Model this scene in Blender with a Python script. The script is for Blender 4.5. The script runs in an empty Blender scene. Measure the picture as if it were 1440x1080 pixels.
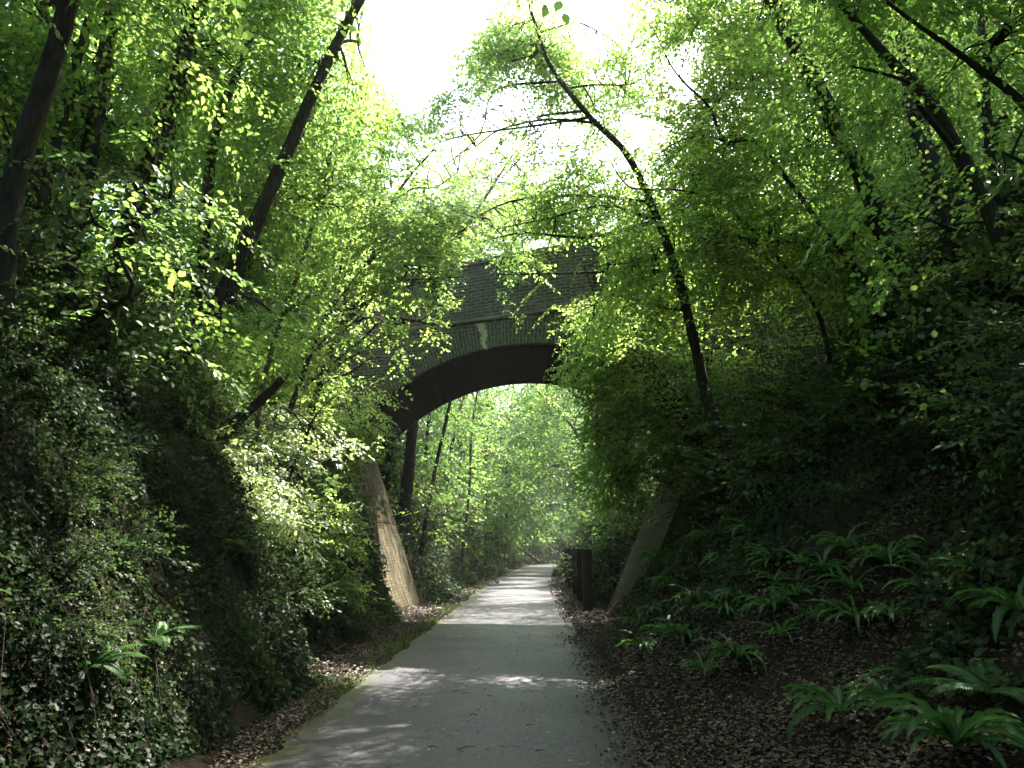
import bpy, math, random
import numpy as np

rng = np.random.default_rng(11)
random.seed(11)
R = math.radians
scene = bpy.context.scene
col = scene.collection

# ------------------------------------------------------------------ camera model
F = 1130.0
CAM = np.array([0.0, 0.0, 1.6])
PITCH, YAW = R(11.65), R(1.32)
cp, sp_, cy, sy = math.cos(PITCH), math.sin(PITCH), math.cos(YAW), math.sin(YAW)
FW = np.array([-sy * cp, cy * cp, sp_])
RT = np.array([cy, sy, 0.0])
UP = np.cross(RT, FW)

def at(px, py, Y):
    d = FW + RT * ((px - 720) / F) + UP * ((540 - py) / F)
    return CAM + d * (Y / d[1])

def project(P):
    q = P - CAM
    w = q @ FW
    w = np.where(w < 0.05, 0.05, w)
    return 720 + F * (q @ RT) / w, 540 - F * (q @ UP) / w

SUN_AZ, SUN_EL = R(30), R(52)
SUN = np.array([math.sin(SUN_AZ) * math.cos(SUN_EL), math.cos(SUN_AZ) * math.cos(SUN_EL), math.sin(SUN_EL)])

# ------------------------------------------------------------------ noise
_tab = np.random.default_rng(3).random((256, 256))
def vnoise(x, y):
    x = np.asarray(x, float); y = np.asarray(y, float)
    xi = np.floor(x).astype(int); yi = np.floor(y).astype(int)
    fx = x - xi; fy = y - yi
    fx = fx * fx * (3 - 2 * fx); fy = fy * fy * (3 - 2 * fy)
    a = _tab[xi % 256, yi % 256]; b = _tab[(xi + 1) % 256, yi % 256]
    c = _tab[xi % 256, (yi + 1) % 256]; d = _tab[(xi + 1) % 256, (yi + 1) % 256]
    return (a * (1 - fx) + b * fx) * (1 - fy) + (c * (1 - fx) + d * fx) * fy - 0.5
def fbm(x, y, o=3):
    s = 0; k = 1.0
    for i in range(o):
        s = s + vnoise(x * 2 ** i + 17 * i, y * 2 ** i + 31 * i) * k
        k *= 0.5
    return s
def sstep(a, b, x):
    t = np.clip((x - a) / (b - a), 0, 1)
    return t * t * (3 - 2 * t)

# ------------------------------------------------------------------ terrain
PW = 1.46
def pc(y):
    y = np.asarray(y, float)
    return -0.66 + 0.0006 * np.maximum(0, y - 28) ** 2 + 0.005 * np.clip(y - 78, 0, 60) ** 2
def H(x, y):
    x = np.asarray(x, float); y = np.asarray(y, float)
    c = pc(y)
    u = (c - PW) - x
    v = x - (c + PW)
    tl = 0.45 + 0.75 * sstep(9.2, 11.5, y) + 0.12 * np.sin(y * 0.9)
    a = np.maximum(0, u - tl)
    hl = 2.25 * np.minimum(a, 1.1) + 1.1 * np.clip(a - 1.1, 0, 4.4) + 0.10 * np.maximum(0, a - 5.5)
    hl = hl + 0.03 * sstep(0.0, 0.3, u)
    tr = 0.25 + 0.85 * sstep(14.2, 16.0, y)
    b = np.maximum(0, v - tr)
    k1 = 0.48 + 0.5 * sstep(6.5, 9.5, y)
    hr = k1 * np.minimum(b, 1.6) + 0.98 * np.clip(b - 1.6, 0, 6.7) + 0.10 * np.maximum(0, b - 8.3)
    hr = hr + 0.03 * sstep(0.0, 0.3, v)
    h = np.where(u > 0, hl, np.where(v > 0, hr, 0.0))
    off = np.where(u > 0, sstep(0.2, 1.6, u), np.where(v > 0, sstep(0.3, 2.0, v), 0))
    h = h + off * (0.45 * fbm(x * 0.5 + 40, y * 0.5 + 40, 3) + 0.12 * fbm(x * 2.2, y * 2.2, 2))
    return h
def Hn(x, y, e=0.05):
    dx = (H(x + e, y) - H(x - e, y)) / (2 * e); dy = (H(x, y + e) - H(x, y - e)) / (2 * e)
    n = np.stack([-dx, -dy, np.ones_like(dx)], -1)
    return n / np.linalg.norm(n, axis=-1, keepdims=True)

# ------------------------------------------------------------------ mesh buffer
class MB:
    def __init__(s):
        s.v = []; s.a = []; s.f = []; s.n = 0; s.uv = []
    def add(s, V, Fc, mat=0, attr=0.5, uv=None):
        V = np.asarray(V, float).reshape(-1, 3); Fc = np.asarray(Fc, int)
        s.v.append(V)
        s.a.append(np.broadcast_to(np.asarray(attr, float), (len(V),)).copy())
        s.uv.append(np.zeros((len(V), 2)) if uv is None else np.asarray(uv, float))
        s.f.append((Fc + s.n, mat)); s.n += len(V)
    def build(s, name, mats, parent=None, origin=(0, 0, 0), smooth=False, uv=False):
        me = bpy.data.meshes.new(name)
        V = np.concatenate(s.v) - np.asarray(origin, float) if s.v else np.zeros((0, 3))
        me.vertices.add(len(V)); me.vertices.foreach_set('co', V.astype(np.float32).ravel())
        li = np.concatenate([f.ravel() for f, m in s.f])
        tot = np.concatenate([np.full(len(f), f.shape[1]) for f, m in s.f])
        mi = np.concatenate([np.full(len(f), m) for f, m in s.f])
        st = np.concatenate([[0], np.cumsum(tot)[:-1]])
        me.loops.add(len(li)); me.loops.foreach_set('vertex_index', li.astype(np.int32))
        me.polygons.add(len(tot)); me.polygons.foreach_set('loop_start', st.astype(np.int32))
        me.polygons.foreach_set('material_index', mi.astype(np.int32))
        if smooth: me.polygons.foreach_set('use_smooth', np.ones(len(tot), bool))
        at_ = me.attributes.new('v', 'FLOAT', 'POINT'); at_.data.foreach_set('value', np.concatenate(s.a).astype(np.float32))
        if uv:
            U = np.concatenate(s.uv)[li]
            l = me.uv_layers.new(name='UVMap'); l.data.foreach_set('uv', U.astype(np.float32).ravel())
        me.update(calc_edges=True)
        for m in (mats if isinstance(mats, (list, tuple)) else [mats]): me.materials.append(m)
        o = bpy.data.objects.new(name, me); col.objects.link(o)
        if parent is not None: o.parent = parent
        else: o.location = origin
        return o

def tag(o, label=None, cat=None, group=None, kind=None):
    if label: o['label'] = label
    if cat: o['category'] = cat
    if group: o['group'] = group
    if kind: o['kind'] = kind
    return o
def empty(name, loc, label=None, cat=None, group=None):
    o = bpy.data.objects.new(name, None); col.objects.link(o); o.location = tuple(loc); o.empty_display_size = 0.2
    return tag(o, label, cat, group)
def copy_tree(o, loc, rz=0, sc=1.0, label=None, group=None):
    c = o.copy(); col.objects.link(c); c.location = tuple(loc); c.rotation_euler = (0, 0, rz); c.scale = (sc, sc, sc)
    if label: c['label'] = label
    if group: c['group'] = group
    for ch in list(o.children):
        d = ch.copy(); col.objects.link(d); d.parent = c
        for g in list(ch.children):
            e = g.copy(); col.objects.link(e); e.parent = d
    return c

# ------------------------------------------------------------------ materials
def mat(name):
    m = bpy.data.materials.new(name); m.use_nodes = True
    nt = m.node_tree; nt.nodes.clear()
    out = nt.nodes.new('ShaderNodeOutputMaterial')
    return m, nt, out
def N(nt, t, **kw):
    n = nt.nodes.new(t)
    for k, v in kw.items():
        if k in n.inputs.keys(): n.inputs[k].default_value = v
        else: setattr(n, k, v)
    return n
def ramp(nt, fac, stops):
    r = nt.nodes.new('ShaderNodeValToRGB')
    e = r.color_ramp.elements
    e[0].position, e[0].color = stops[0][0], (*stops[0][1], 1)
    e[1].position, e[1].color = stops[-1][0], (*stops[-1][1], 1)
    for p, c in stops[1:-1]:
        x = e.new(p); x.color = (*c, 1)
    nt.links.new(fac, r.inputs[0]); return r.outputs[0]
def noise(nt, scale, detail=4, vec=None, rough=0.55):
    n = N(nt, 'ShaderNodeTexNoise'); n.inputs['Scale'].default_value = scale; n.inputs['Detail'].default_value = detail
    n.inputs['Roughness'].default_value = rough
    if vec is None:
        g = N(nt, 'ShaderNodeNewGeometry'); vec = g.outputs['Position']
    nt.links.new(vec, n.inputs['Vector']); return n.outputs['Fac']
def mixc(nt, fac, a, b, mode='MIX'):
    m = nt.nodes.new('ShaderNodeMix'); m.data_type = 'RGBA'; m.blend_type = mode
    for s, x in ((0, fac), (6, a), (7, b)):
        if hasattr(x, 'is_output'): nt.links.new(x, m.inputs[s])
        elif s == 0: m.inputs[0].default_value = x
        else: m.inputs[s].default_value = (*x, 1)
    return m.outputs[2]
def math_(nt, op, a, b=0.5, clamp=False):
    m = nt.nodes.new('ShaderNodeMath'); m.operation = op; m.use_clamp = clamp
    for i, x in ((0, a), (1, b)):
        if hasattr(x, 'is_output'): nt.links.new(x, m.inputs[i])
        else: m.inputs[i].default_value = x
    return m.outputs[0]

def leaf_mat(name, dark, mid, light, tint=(1.0, 1.0, 1.0), trans=2.6, tmix=0.5, gloss=0.07, rough=0.35):
    m, nt, out = mat(name)
    a = N(nt, 'ShaderNodeAttribute'); a.attribute_name = 'v'
    oi = N(nt, 'ShaderNodeObjectInfo')
    s = math_(nt, 'ADD', a.outputs['Fac'], math_(nt, 'MULTIPLY', math_(nt, 'SUBTRACT', oi.outputs['Random'], 0.5), 0.35), True)
    c = ramp(nt, s, [(0.0, dark), (0.55, mid), (1.0, light)])
    d = N(nt, 'ShaderNodeBsdfDiffuse'); nt.links.new(c, d.inputs['Color'])
    t = N(nt, 'ShaderNodeBsdfTranslucent')
    ct = mixc(nt, 1.0, c, tuple(trans * x for x in tint), 'MULTIPLY')
    nt.links.new(ct, t.inputs['Color'])
    mx = N(nt, 'ShaderNodeMixShader'); mx.inputs[0].default_value = tmix
    nt.links.new(d.outputs[0], mx.inputs[1]); nt.links.new(t.outputs[0], mx.inputs[2])
    g = N(nt, 'ShaderNodeBsdfGlossy'); g.inputs['Roughness'].default_value = rough
    g.inputs['Color'].default_value = (0.9, 0.95, 0.9, 1)
    m2 = N(nt, 'ShaderNodeMixShader'); m2.inputs[0].default_value = gloss
    nt.links.new(mx.outputs[0], m2.inputs[1]); nt.links.new(g.outputs[0], m2.inputs[2])
    nt.links.new(m2.outputs[0], out.inputs[0])
    return m

M = {}
M['leaf'] = leaf_mat('tree_leaf', (0.045, 0.095, 0.026), (0.08, 0.145, 0.034), (0.12, 0.18, 0.04), tint=(1.11, 1.0, 0.92), trans=3.9, tmix=.58, gloss=.04, rough=.42)
M['leaf_far'] = leaf_mat('far_leaf', (0.055, 0.11, 0.03), (0.095, 0.16, 0.040), (0.14, 0.19, 0.046), tint=(1.15, 1.0, 0.92), trans=4.3, tmix=.6, gloss=.03, rough=.45)
M['leaf_mid'] = leaf_mat('mid_leaf', (0.035, 0.075, 0.02), (0.06, 0.115, 0.028), (0.10, 0.15, 0.035), tint=(1.05, 1.0, 0.85), trans=3.6, tmix=.55, gloss=.03, rough=.45)
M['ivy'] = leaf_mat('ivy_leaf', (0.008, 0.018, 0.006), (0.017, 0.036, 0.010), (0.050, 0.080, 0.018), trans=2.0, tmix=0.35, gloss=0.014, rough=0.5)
M['shrub'] = leaf_mat('shrub_leaf', (0.024, 0.046, 0.014), (0.042, 0.078, 0.02), (0.085, 0.13, 0.03), trans=2.4, tmix=0.42, gloss=0.03, rough=0.45)
M['fern'] = leaf_mat('fern_frond', (0.028, 0.072, 0.018), (0.045, 0.115, 0.026), (0.10, 0.18, 0.05), trans=1.9, tmix=0.38, gloss=0.028, rough=0.42)
M['sun_glare'] = leaf_mat('sun_glare_leaf', (0.08, 0.12, 0.045), (0.16, 0.21, 0.08), (0.20, 0.25, 0.08), trans=3.0, tmix=0.52, gloss=0.16, rough=0.5)  # paler leaf: sun glare on the bank bushes put into the colour
M['grass'] = leaf_mat('grass_blade', (0.04, 0.08, 0.015), (0.07, 0.12, 0.02), (0.12, 0.15, 0.03), trans=2.0, tmix=0.4, gloss=0.04)

def bark(name, c1, c2, moss=0.35):
    m, nt, out = mat(name)
    tc = N(nt, 'ShaderNodeNewGeometry')
    mp = N(nt, 'ShaderNodeMapping'); mp.inputs['Scale'].default_value = (1, 1, 0.22)
    nt.links.new(tc.outputs['Position'], mp.inputs['Vector'])
    n1 = noise(nt, 26, 5, mp.outputs[0]); n2 = noise(nt, 2.5, 3)
    c = ramp(nt, n1, [(0.3, c1), (0.7, c2)])
    mm = ramp(nt, n2, [(0.5, (0, 0, 0)), (0.68, (moss, moss, moss))])
    c = mixc(nt, mm, c, (0.04, 0.055, 0.018))
    p = N(nt, 'ShaderNodeBsdfPrincipled'); p.inputs['Roughness'].default_value = 0.9
    p.inputs['Specular IOR Level'].default_value = 0.2
    nt.links.new(c, p.inputs['Base Color'])
    b = N(nt, 'ShaderNodeBump'); b.inputs['Strength'].default_value = 0.8; b.inputs['Distance'].default_value = 0.03
    nt.links.new(n1, b.inputs['Height']); nt.links.new(b.outputs[0], p.inputs['Normal'])
    nt.links.new(p.outputs[0], out.inputs[0]); return m
M['bark'] = bark('bark', (0.011, 0.010, 0.008), (0.042, 0.036, 0.029))
M['bark_pale'] = bark('pale_bark', (0.07, 0.058, 0.042), (0.19, 0.16, 0.12), 0.25)
M['twig'] = bark('twig_bark', (0.03, 0.024, 0.017), (0.07, 0.055, 0.04), 0.15)

def soil_mat():
    m, nt, out = mat('soil')
    n1 = noise(nt, 3.0, 6); n2 = noise(nt, 45, 4)
    c = ramp(nt, n1, [(0.3, (0.024, 0.018, 0.012)), (0.55, (0.042, 0.032, 0.022)), (0.75, (0.03, 0.034, 0.016))])
    c = mixc(nt, n2, c, (0.02, 0.015, 0.01))
    p = N(nt, 'ShaderNodeBsdfPrincipled'); p.inputs['Roughness'].default_value = 1.0
    p.inputs['Specular IOR Level'].default_value = 0.1
    nt.links.new(c, p.inputs['Base Color'])
    b = N(nt, 'ShaderNodeBump'); b.inputs['Strength'].default_value = 1.0; b.inputs['Distance'].default_value = 0.04
    nt.links.new(n2, b.inputs['Height']); nt.links.new(b.outputs[0], p.inputs['Normal'])
    nt.links.new(p.outputs[0], out.inputs[0]); return m
M['soil'] = soil_mat()

def path_mat():
    m, nt, out = mat('asphalt')
    a = N(nt, 'ShaderNodeAttribute'); a.attribute_name = 'v'       # 0 left edge .. 1 right edge
    big = noise(nt, 0.9, 6, None, .65); fine = noise(nt, 60, 3, None, .7); mid = noise(nt, 5, 6, None, .65); grit = noise(nt, 17, 6, None, .8)
    c = ramp(nt, big, [(0.3, (0.030, 0.028, 0.039)), (0.7, (0.082, 0.079, 0.098))])
    spk = ramp(nt, fine, [(0.34, (0.25, 0.25, 0.25)), (0.5, (0.95, 0.95, 0.95)), (0.68, (2.5, 2.5, 2.5))])
    c = mixc(nt, 1.0, c, spk, 'MULTIPLY')
    c = mixc(nt, 1.0, c, ramp(nt, grit, [(0.30, (0.2, 0.2, 0.2)), (0.42, (0.85, 0.85, 0.85)), (0.58, (1.05, 1.05, 1.05)), (0.70, (2.4, 2.4, 2.3))]), 'MULTIPLY')
    # worn paler wheel line in the middle and right of middle
    worn = ramp(nt, math_(nt, 'ADD', a.outputs['Fac'], math_(nt, 'MULTIPLY', math_(nt, 'SUBTRACT', mid, 0.5), 0.18)),
                [(0.0, (0.7, 0.7, 0.7)), (0.3, (0.9, 0.9, 0.9)), (0.58, (1.35, 1.35, 1.33)), (0.78, (1.05, 1.05, 1.05)), (0.9, (0.62, 0.62, 0.62)), (1.0, (0.4, 0.38, 0.36))])
    c = mixc(nt, 1.0, c, worn, 'MULTIPLY')
    edge = math_(nt, 'ADD', a.outputs['Fac'], math_(nt, 'MULTIPLY', math_(nt, 'SUBTRACT', noise(nt, 2.2, 5), 0.5), 0.16))
    ms = ramp(nt, edge, [(0.0, (1, 1, 1)), (0.03, (0.7, 0.7, 0.7)), (0.10, (0, 0, 0))])
    c = mixc(nt, ms, c, (0.06, 0.07, 0.016))
    p = N(nt, 'ShaderNodeBsdfPrincipled')
    nt.links.new(c, p.inputs['Base Color'])
    rr = ramp(nt, big, [(0.35, (0.42, 0.42, 0.42)), (0.7, (0.66, 0.66, 0.66))])
    nt.links.new(rr, p.inputs['Roughness']); p.inputs['Specular IOR Level'].default_value = 0.4
    b = N(nt, 'ShaderNodeBump'); b.inputs['Strength'].default_value = 0.7; b.inputs['Distance'].default_value = 0.01
    nt.links.new(fine, b.inputs['Height']); nt.links.new(b.outputs[0], p.inputs['Normal'])
    nt.links.new(p.outputs[0], out.inputs[0]); return m
M['path'] = path_mat()

def litter_mat():
    m, nt, out = mat('dead_leaf')
    a = N(nt, 'ShaderNodeAttribute'); a.attribute_name = 'v'
    c = ramp(nt, a.outputs['Fac'], [(0.0, (0.025, 0.016, 0.010)), (0.5, (0.07, 0.042, 0.024)), (0.82, (0.13, 0.085, 0.045)), (0.95, (0.30, 0.23, 0.12)), (1.0, (0.34, 0.30, 0.10))])
    p = N(nt, 'ShaderNodeBsdfPrincipled'); p.inputs['Roughness'].default_value = 0.55
    p.inputs['Specular IOR Level'].default_value = 0.4
    nt.links.new(c, p.inputs['Base Color']); nt.links.new(p.outputs[0], out.inputs[0]); return m
M['litter'] = litter_mat()

def brick_mat(name, base1, base2, mort, stain=False, moss=0.4, streak=False):
    m, nt, out = mat(name)
    uv = N(nt, 'ShaderNodeUVMap')
    br = N(nt, 'ShaderNodeTexBrick'); br.inputs['Scale'].default_value = 1.0
    br.inputs['Brick Width'].default_value = 0.235; br.inputs['Row Height'].default_value = 0.082
    br.inputs['Mortar Size'].default_value = 0.010; br.inputs['Mortar Smooth'].default_value = 0.3
    br.inputs['Color1'].default_value = (*base1, 1); br.inputs['Color2'].default_value = (*base2, 1); br.inputs['Mortar'].default_value = (*mort, 1)
    nt.links.new(uv.outputs[0], br.inputs['Vector'])
    c = br.outputs['Color']
    n1 = noise(nt, 1.3, 5); n2 = noise(nt, 14, 4)
    c = mixc(nt, 1.0, c, ramp(nt, n2, [(0.3, (0.6, 0.6, 0.6)), (0.7, (1.3, 1.3, 1.3))]), 'MULTIPLY')
    mm = ramp(nt, n1, [(0.35, (0, 0, 0)), (0.75, (moss, moss, moss))])
    c = mixc(nt, mm, c, (0.042, 0.050, 0.024))
    if streak:      # run-off streaks down the slope
        g2 = N(nt, 'ShaderNodeNewGeometry'); mp = N(nt, 'ShaderNodeMapping'); mp.inputs['Scale'].default_value = (.5, 3.0, .45)
        nt.links.new(g2.outputs['Position'], mp.inputs['Vector'])
        c = mixc(nt, 1.0, c, ramp(nt, noise(nt, 2.2, 6, mp.outputs[0], .7), [(0.36, (.28, .27, .24)), (0.5, (.9, .88, .82)), (0.64, (1.9, 1.85, 1.75))]), 'MULTIPLY')
    if stain:
        sp = N(nt, 'ShaderNodeSeparateXYZ'); gp = N(nt, 'ShaderNodeNewGeometry'); nt.links.new(gp.outputs['Position'], sp.inputs[0])
        z = sp.outputs[2]; x = sp.outputs[0]
        wob = math_(nt, 'MULTIPLY', math_(nt, 'SUBTRACT', noise(nt, 6, 4), 0.5), 0.30)
        cx = math_(nt, 'ADD', math_(nt, 'MULTIPLY', math_(nt, 'SUBTRACT', z, 6.3), -0.16), -1.06)
        dd = math_(nt, 'ABSOLUTE', math_(nt, 'ADD', math_(nt, 'SUBTRACT', x, cx), wob))
        wz = math_(nt, 'ADD', math_(nt, 'MULTIPLY', math_(nt, 'SUBTRACT', z, 6.2), 0.10), 0.035)
        k = math_(nt, 'LESS_THAN', dd, wz)
        k = math_(nt, 'MULTIPLY', k, math_(nt, 'LESS_THAN', z, 6.92))
        c = mixc(nt, math_(nt, 'MULTIPLY', k, 0.8), c, (0.42, 0.42, 0.33))
        # lime bloom along the string course
        b2 = math_(nt, 'MULTIPLY', math_(nt, 'GREATER_THAN', noise(nt, 3.0, 6), 0.56), math_(nt, 'GREATER_THAN', z, 6.85))
        b2 = math_(nt, 'MULTIPLY', b2, math_(nt, 'LESS_THAN', z, 7.35))
        c = mixc(nt, math_(nt, 'MULTIPLY', b2, 0.18), c, (0.26, 0.25, 0.20))
    p = N(nt, 'ShaderNodeBsdfPrincipled'); p.inputs['Roughness'].default_value = 0.95; p.inputs['Specular IOR Level'].default_value = 0.08
    nt.links.new(c, p.inputs['Base Color'])
    b = N(nt, 'ShaderNodeBump'); b.inputs['Strength'].default_value = 1.0; b.inputs['Distance'].default_value = 0.03
    hh = math_(nt, 'SUBTRACT', math_(nt, 'MULTIPLY', n2, 0.5), br.outputs['Fac'])
    nt.links.new(hh, b.inputs['Height']); nt.links.new(b.outputs[0], p.inputs['Normal'])
    nt.links.new(p.outputs[0], out.inputs[0]); return m
M['brick'] = brick_mat('dark_brick', (0.050, 0.056, 0.050), (0.080, 0.084, 0.074), (0.19, 0.205, 0.175), True, .3)
M['brick_soffit_shade'] = brick_mat('soffit_shade_brick', (0.008, 0.013, 0.010), (0.014, 0.021, 0.017), (0.020, 0.028, 0.023), False, 0.3)  # soffit brick darkened: shade under the arch put into the colour
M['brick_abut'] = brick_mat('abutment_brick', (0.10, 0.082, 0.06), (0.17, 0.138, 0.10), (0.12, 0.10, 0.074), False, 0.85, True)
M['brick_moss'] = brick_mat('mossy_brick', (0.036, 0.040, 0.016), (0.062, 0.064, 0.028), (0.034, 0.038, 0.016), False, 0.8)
M['stone'] = brick_mat('coping_stone', (0.17, 0.16, 0.14), (0.22, 0.21, 0.18), (0.10, 0.10, 0.09), False, 0.5)
def wood_mat(name, c1, c2):
    m, nt, out = mat(name)
    g = N(nt, 'ShaderNodeNewGeometry'); mp = N(nt, 'ShaderNodeMapping'); mp.inputs['Scale'].default_value = (1, 1, 0.08)
    nt.links.new(g.outputs['Position'], mp.inputs['Vector'])
    n1 = noise(nt, 40, 4, mp.outputs[0])
    c = ramp(nt, n1, [(0.3, c1), (0.7, c2)])
    c = mixc(nt, ramp(nt, noise(nt, 3, 4), [(0.5, (0, 0, 0)), (0.7, (0.5, 0.5, 0.5))]), c, (0.04, 0.055, 0.02))
    p = N(nt, 'ShaderNodeBsdfPrincipled'); p.inputs['Roughness'].default_value = 0.85
    nt.links.new(c, p.inputs['Base Color']); nt.links.new(p.outputs[0], out.inputs[0]); return m
M['wood'] = wood_mat('dark_timber', (0.022, 0.019, 0.015), (0.06, 0.052, 0.042))
M['concrete'] = wood_mat('weathered_concrete', (0.16, 0.15, 0.14), (0.30, 0.28, 0.26))

# ------------------------------------------------------------------ geometry helpers
def catmull(P, n=6):
    P = np.asarray(P, float)
    Q = np.vstack([2 * P[0] - P[1], P, 2 * P[-1] - P[-2]])
    out = []
    for i in range(1, len(Q) - 2):
        p0, p1, p2, p3 = Q[i - 1], Q[i], Q[i + 1], Q[i + 2]
        for t in np.linspace(0, 1, n, endpoint=False):
            out.append(0.5 * (2 * p1 + (p2 - p0) * t + (2 * p0 - 5 * p1 + 4 * p2 - p3) * t ** 2 + (3 * p1 - p0 - 3 * p2 + p3) * t ** 3))
    out.append(P[-1]); return np.array(out)

def tube(mb, P, rad, sides=7, mat=0, attr=0.5, wob=0.0, cap=True):
    P = np.asarray(P, float); n = len(P)
    rad = np.broadcast_to(np.asarray(rad, float), (n,))
    T = np.gradient(P, axis=0); T /= np.linalg.norm(T, axis=1, keepdims=True) + 1e-9
    ref = np.array([0, 1.0, 0]) if abs(T[0, 1]) < 0.8 else np.array([1.0, 0, 0])
    ang = np.linspace(0, 2 * np.pi, sides, endpoint=False)
    A = np.cross(T, ref); A /= np.linalg.norm(A, axis=1, keepdims=True) + 1e-9
    B = np.cross(T, A)
    rr = rad[:, None] * (1 + wob * (rng.random((n, sides)) - 0.5) * 2)
    V = P[:, None, :] + rr[..., None] * (A[:, None, :] * np.cos(ang)[None, :, None] + B[:, None, :] * np.sin(ang)[None, :, None])
    i = np.arange(n - 1)[:, None] * sides; j = np.arange(sides)[None, :]
    f = np.stack([i + j, i + (j + 1) % sides, i + sides + (j + 1) % sides, i + sides + j], -1).reshape(-1, 4)
    mb.add(V.reshape(-1, 3), f, mat, attr)
    if cap:
        mb.add(V[-1], [list(range(sides))], mat, attr)
        mb.add(V[0], [list(range(sides))[::-1]], mat, attr)

LEAF6 = np.array([(0, 0, 0), (.27, .22, .06), (.36, .55, .05), (0, 1, -.14), (-.36, .55, .05), (-.27, .22, .06)])
LEAF4 = np.array([(0, 0, 0), (.36, .5, .04), (0, 1, -.1), (-.36, .5, .04)])
# five pointed ivy / maple like leaf
LEAF5 = np.array([(0, 0, 0), (.44, .10, .05), (.30, .40, .03), (.38, .66, .0), (0, 1, -.14), (-.38, .66, .0), (-.30, .40, .03), (-.44, .10, .05)])
def norm(a): return a / (np.linalg.norm(a, axis=-1, keepdims=True) + 1e-9)
def leaves_geo(P, D, Nn, S, kind=6, wide=1.0):
    D = norm(D); Sd = norm(np.cross(D, Nn)); Nn = np.cross(Sd, D)
    L = {6: LEAF6, 4: LEAF4, 5: LEAF5}[kind]
    w = (S * wide)[:, None, None]; s = S[:, None, None]
    V = P[:, None, :] + D[:, None, :] * s * L[None, :, 1:2] + Sd[:, None, :] * w * L[None, :, 0:1] + Nn[:, None, :] * s * L[None, :, 2:3]
    n = len(P); k = len(L); b = np.arange(n)[:, None] * k
    if kind == 6: f = np.concatenate([b + np.array([[0, 1, 2, 3]]), b + np.array([[0, 3, 4, 5]])])
    elif kind == 4: f = b + np.array([[0, 1, 2, 3]])
    else: f = np.concatenate([b + np.array([[0, 1, 2, 4]]), b + np.array([[0, 4, 6, 7]])]); 
    if kind == 5:
        f = np.concatenate([f, b + np.array([[2, 3, 4, 4]])[:, :4] * 1, b + np.array([[4, 5, 6, 6]])])
        f4 = f[:2 * n]; f3 = np.concatenate([b + np.array([[2, 3, 4]]), b + np.array([[4, 5, 6]])])
        return V.reshape(-1, 3), f4, f3, k
    return V.reshape(-1, 3), f, None, k
def add_leaves(mb, P, D, Nn, S, kind=6, wide=1.0, attr=None, mat=0):
    if len(P) == 0: return
    V, f, f3, k = leaves_geo(P, D, Nn, S, kind, wide)
    a = rng.random(len(P)) if attr is None else attr
    mb.add(V, f, mat, np.repeat(a, k))
    if f3 is not None:
        mb.f.append((f3 + (mb.n - len(V)), mat))

# ---- spray templates: a flat twig carrying alternate leaves
def make_spray(seed, nside=4, L=0.75, leaf=0.085, per=6):
    r = np.random.default_rng(seed)
    P, D, Nn, S = [], [], [], []
    tw = []
    def twig(o, ang, ln, m, z0):
        d = np.array([math.cos(ang), math.sin(ang), 0])
        for i in range(m):
            t = (i + 0.7) / m
            p = o + d * ln * t + np.array([0, 0, z0 - 0.22 * ln * t * t])
            side = 1 if i % 2 else -1
            if i == m - 1: a2 = ang + r.normal(0, .2)
            else: a2 = ang + side * (0.75 + r.normal(0, .25))
            P.append(p); D.append([math.cos(a2), math.sin(a2), -0.25 + r.normal(0, .28)])
            Nn.append([r.normal(0, .32), r.normal(0, .32), 1]); S.append(leaf * r.uniform(.65, 1.2))
        tw.append((o + [0, 0, z0], o + d * ln + [0, 0, z0 - 0.22 * ln]))
    twig(np.zeros(3), 0, L, per + 2, 0)
    for k in range(nside):
        t = (k + 0.6) / (nside + 0.4)
        o = np.array([L * t, 0, 0]); s = 1 if k % 2 else -1
        twig(o, s * r.uniform(.55, .95), L * r.uniform(.35, .6) * (1.15 - t * .6), max(3, int(per * (1.1 - t * .5))), -0.22 * L * t * t)
    return np.array(P), np.array(D, float), np.array(Nn, float), np.array(S), tw
SPRAYS = {
    'tree': [make_spray(100 + i, 5 + i % 2, 0.80, 0.074, 7) for i in range(7)],
    'fine': [make_spray(200 + i, 5, 0.75, 0.066, 8) for i in range(6)],
    'far': [make_spray(300 + i, 3, 1.1, 0.135, 5) for i in range(5)],
    'shrub': [make_spray(400 + i, 3, 0.5, 0.070, 6) for i in range(6)],
    'big': [make_spray(500 + i, 3, 0.75, 0.115, 5) for i in range(5)],
}

# ------------------------------------------------------------------ openings in the foliage
def inpoly(px, py, poly):
    poly = np.asarray(poly, float); n = len(poly); ins = np.zeros(px.shape, bool)
    j = n - 1
    for i in range(n):
        xi, yi = poly[i]; xj, yj = poly[j]
        c = ((yi > py) != (yj > py)) & (px < (xj - xi) * (py - yi) / (yj - yi + 1e-12) + xi)
        ins ^= c; j = i
    return ins
OPEN_NEAR = [   # (polygon, share of twigs that stay): where the bridge, the arch and the path are seen between the crowns
    ([(646, 366), (655, 352), (700, 360), (700, 430), (720, 470), (775, 470), (790, 425), (845, 415), (850, 335), (792, 335), (800, 440), (778, 500), (770, 545), (640, 560), (585, 600), (575, 620), (565, 575), (625, 500)], 0.02),
    ([(680, 330), (800, 330), (800, 430), (770, 470), (715, 470)], 0.40),
    ([(855, 885), (890, 890), (930, 810), (985, 690), (940, 680), (900, 760)], 0.06),
    ([(505, 660), (590, 590), (660, 545), (772, 540), (806, 560), (806, 690), (850, 730), (862, 800), (850, 860), (940, 1100), (300, 1100), (545, 870)], 0.0),
]
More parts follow.
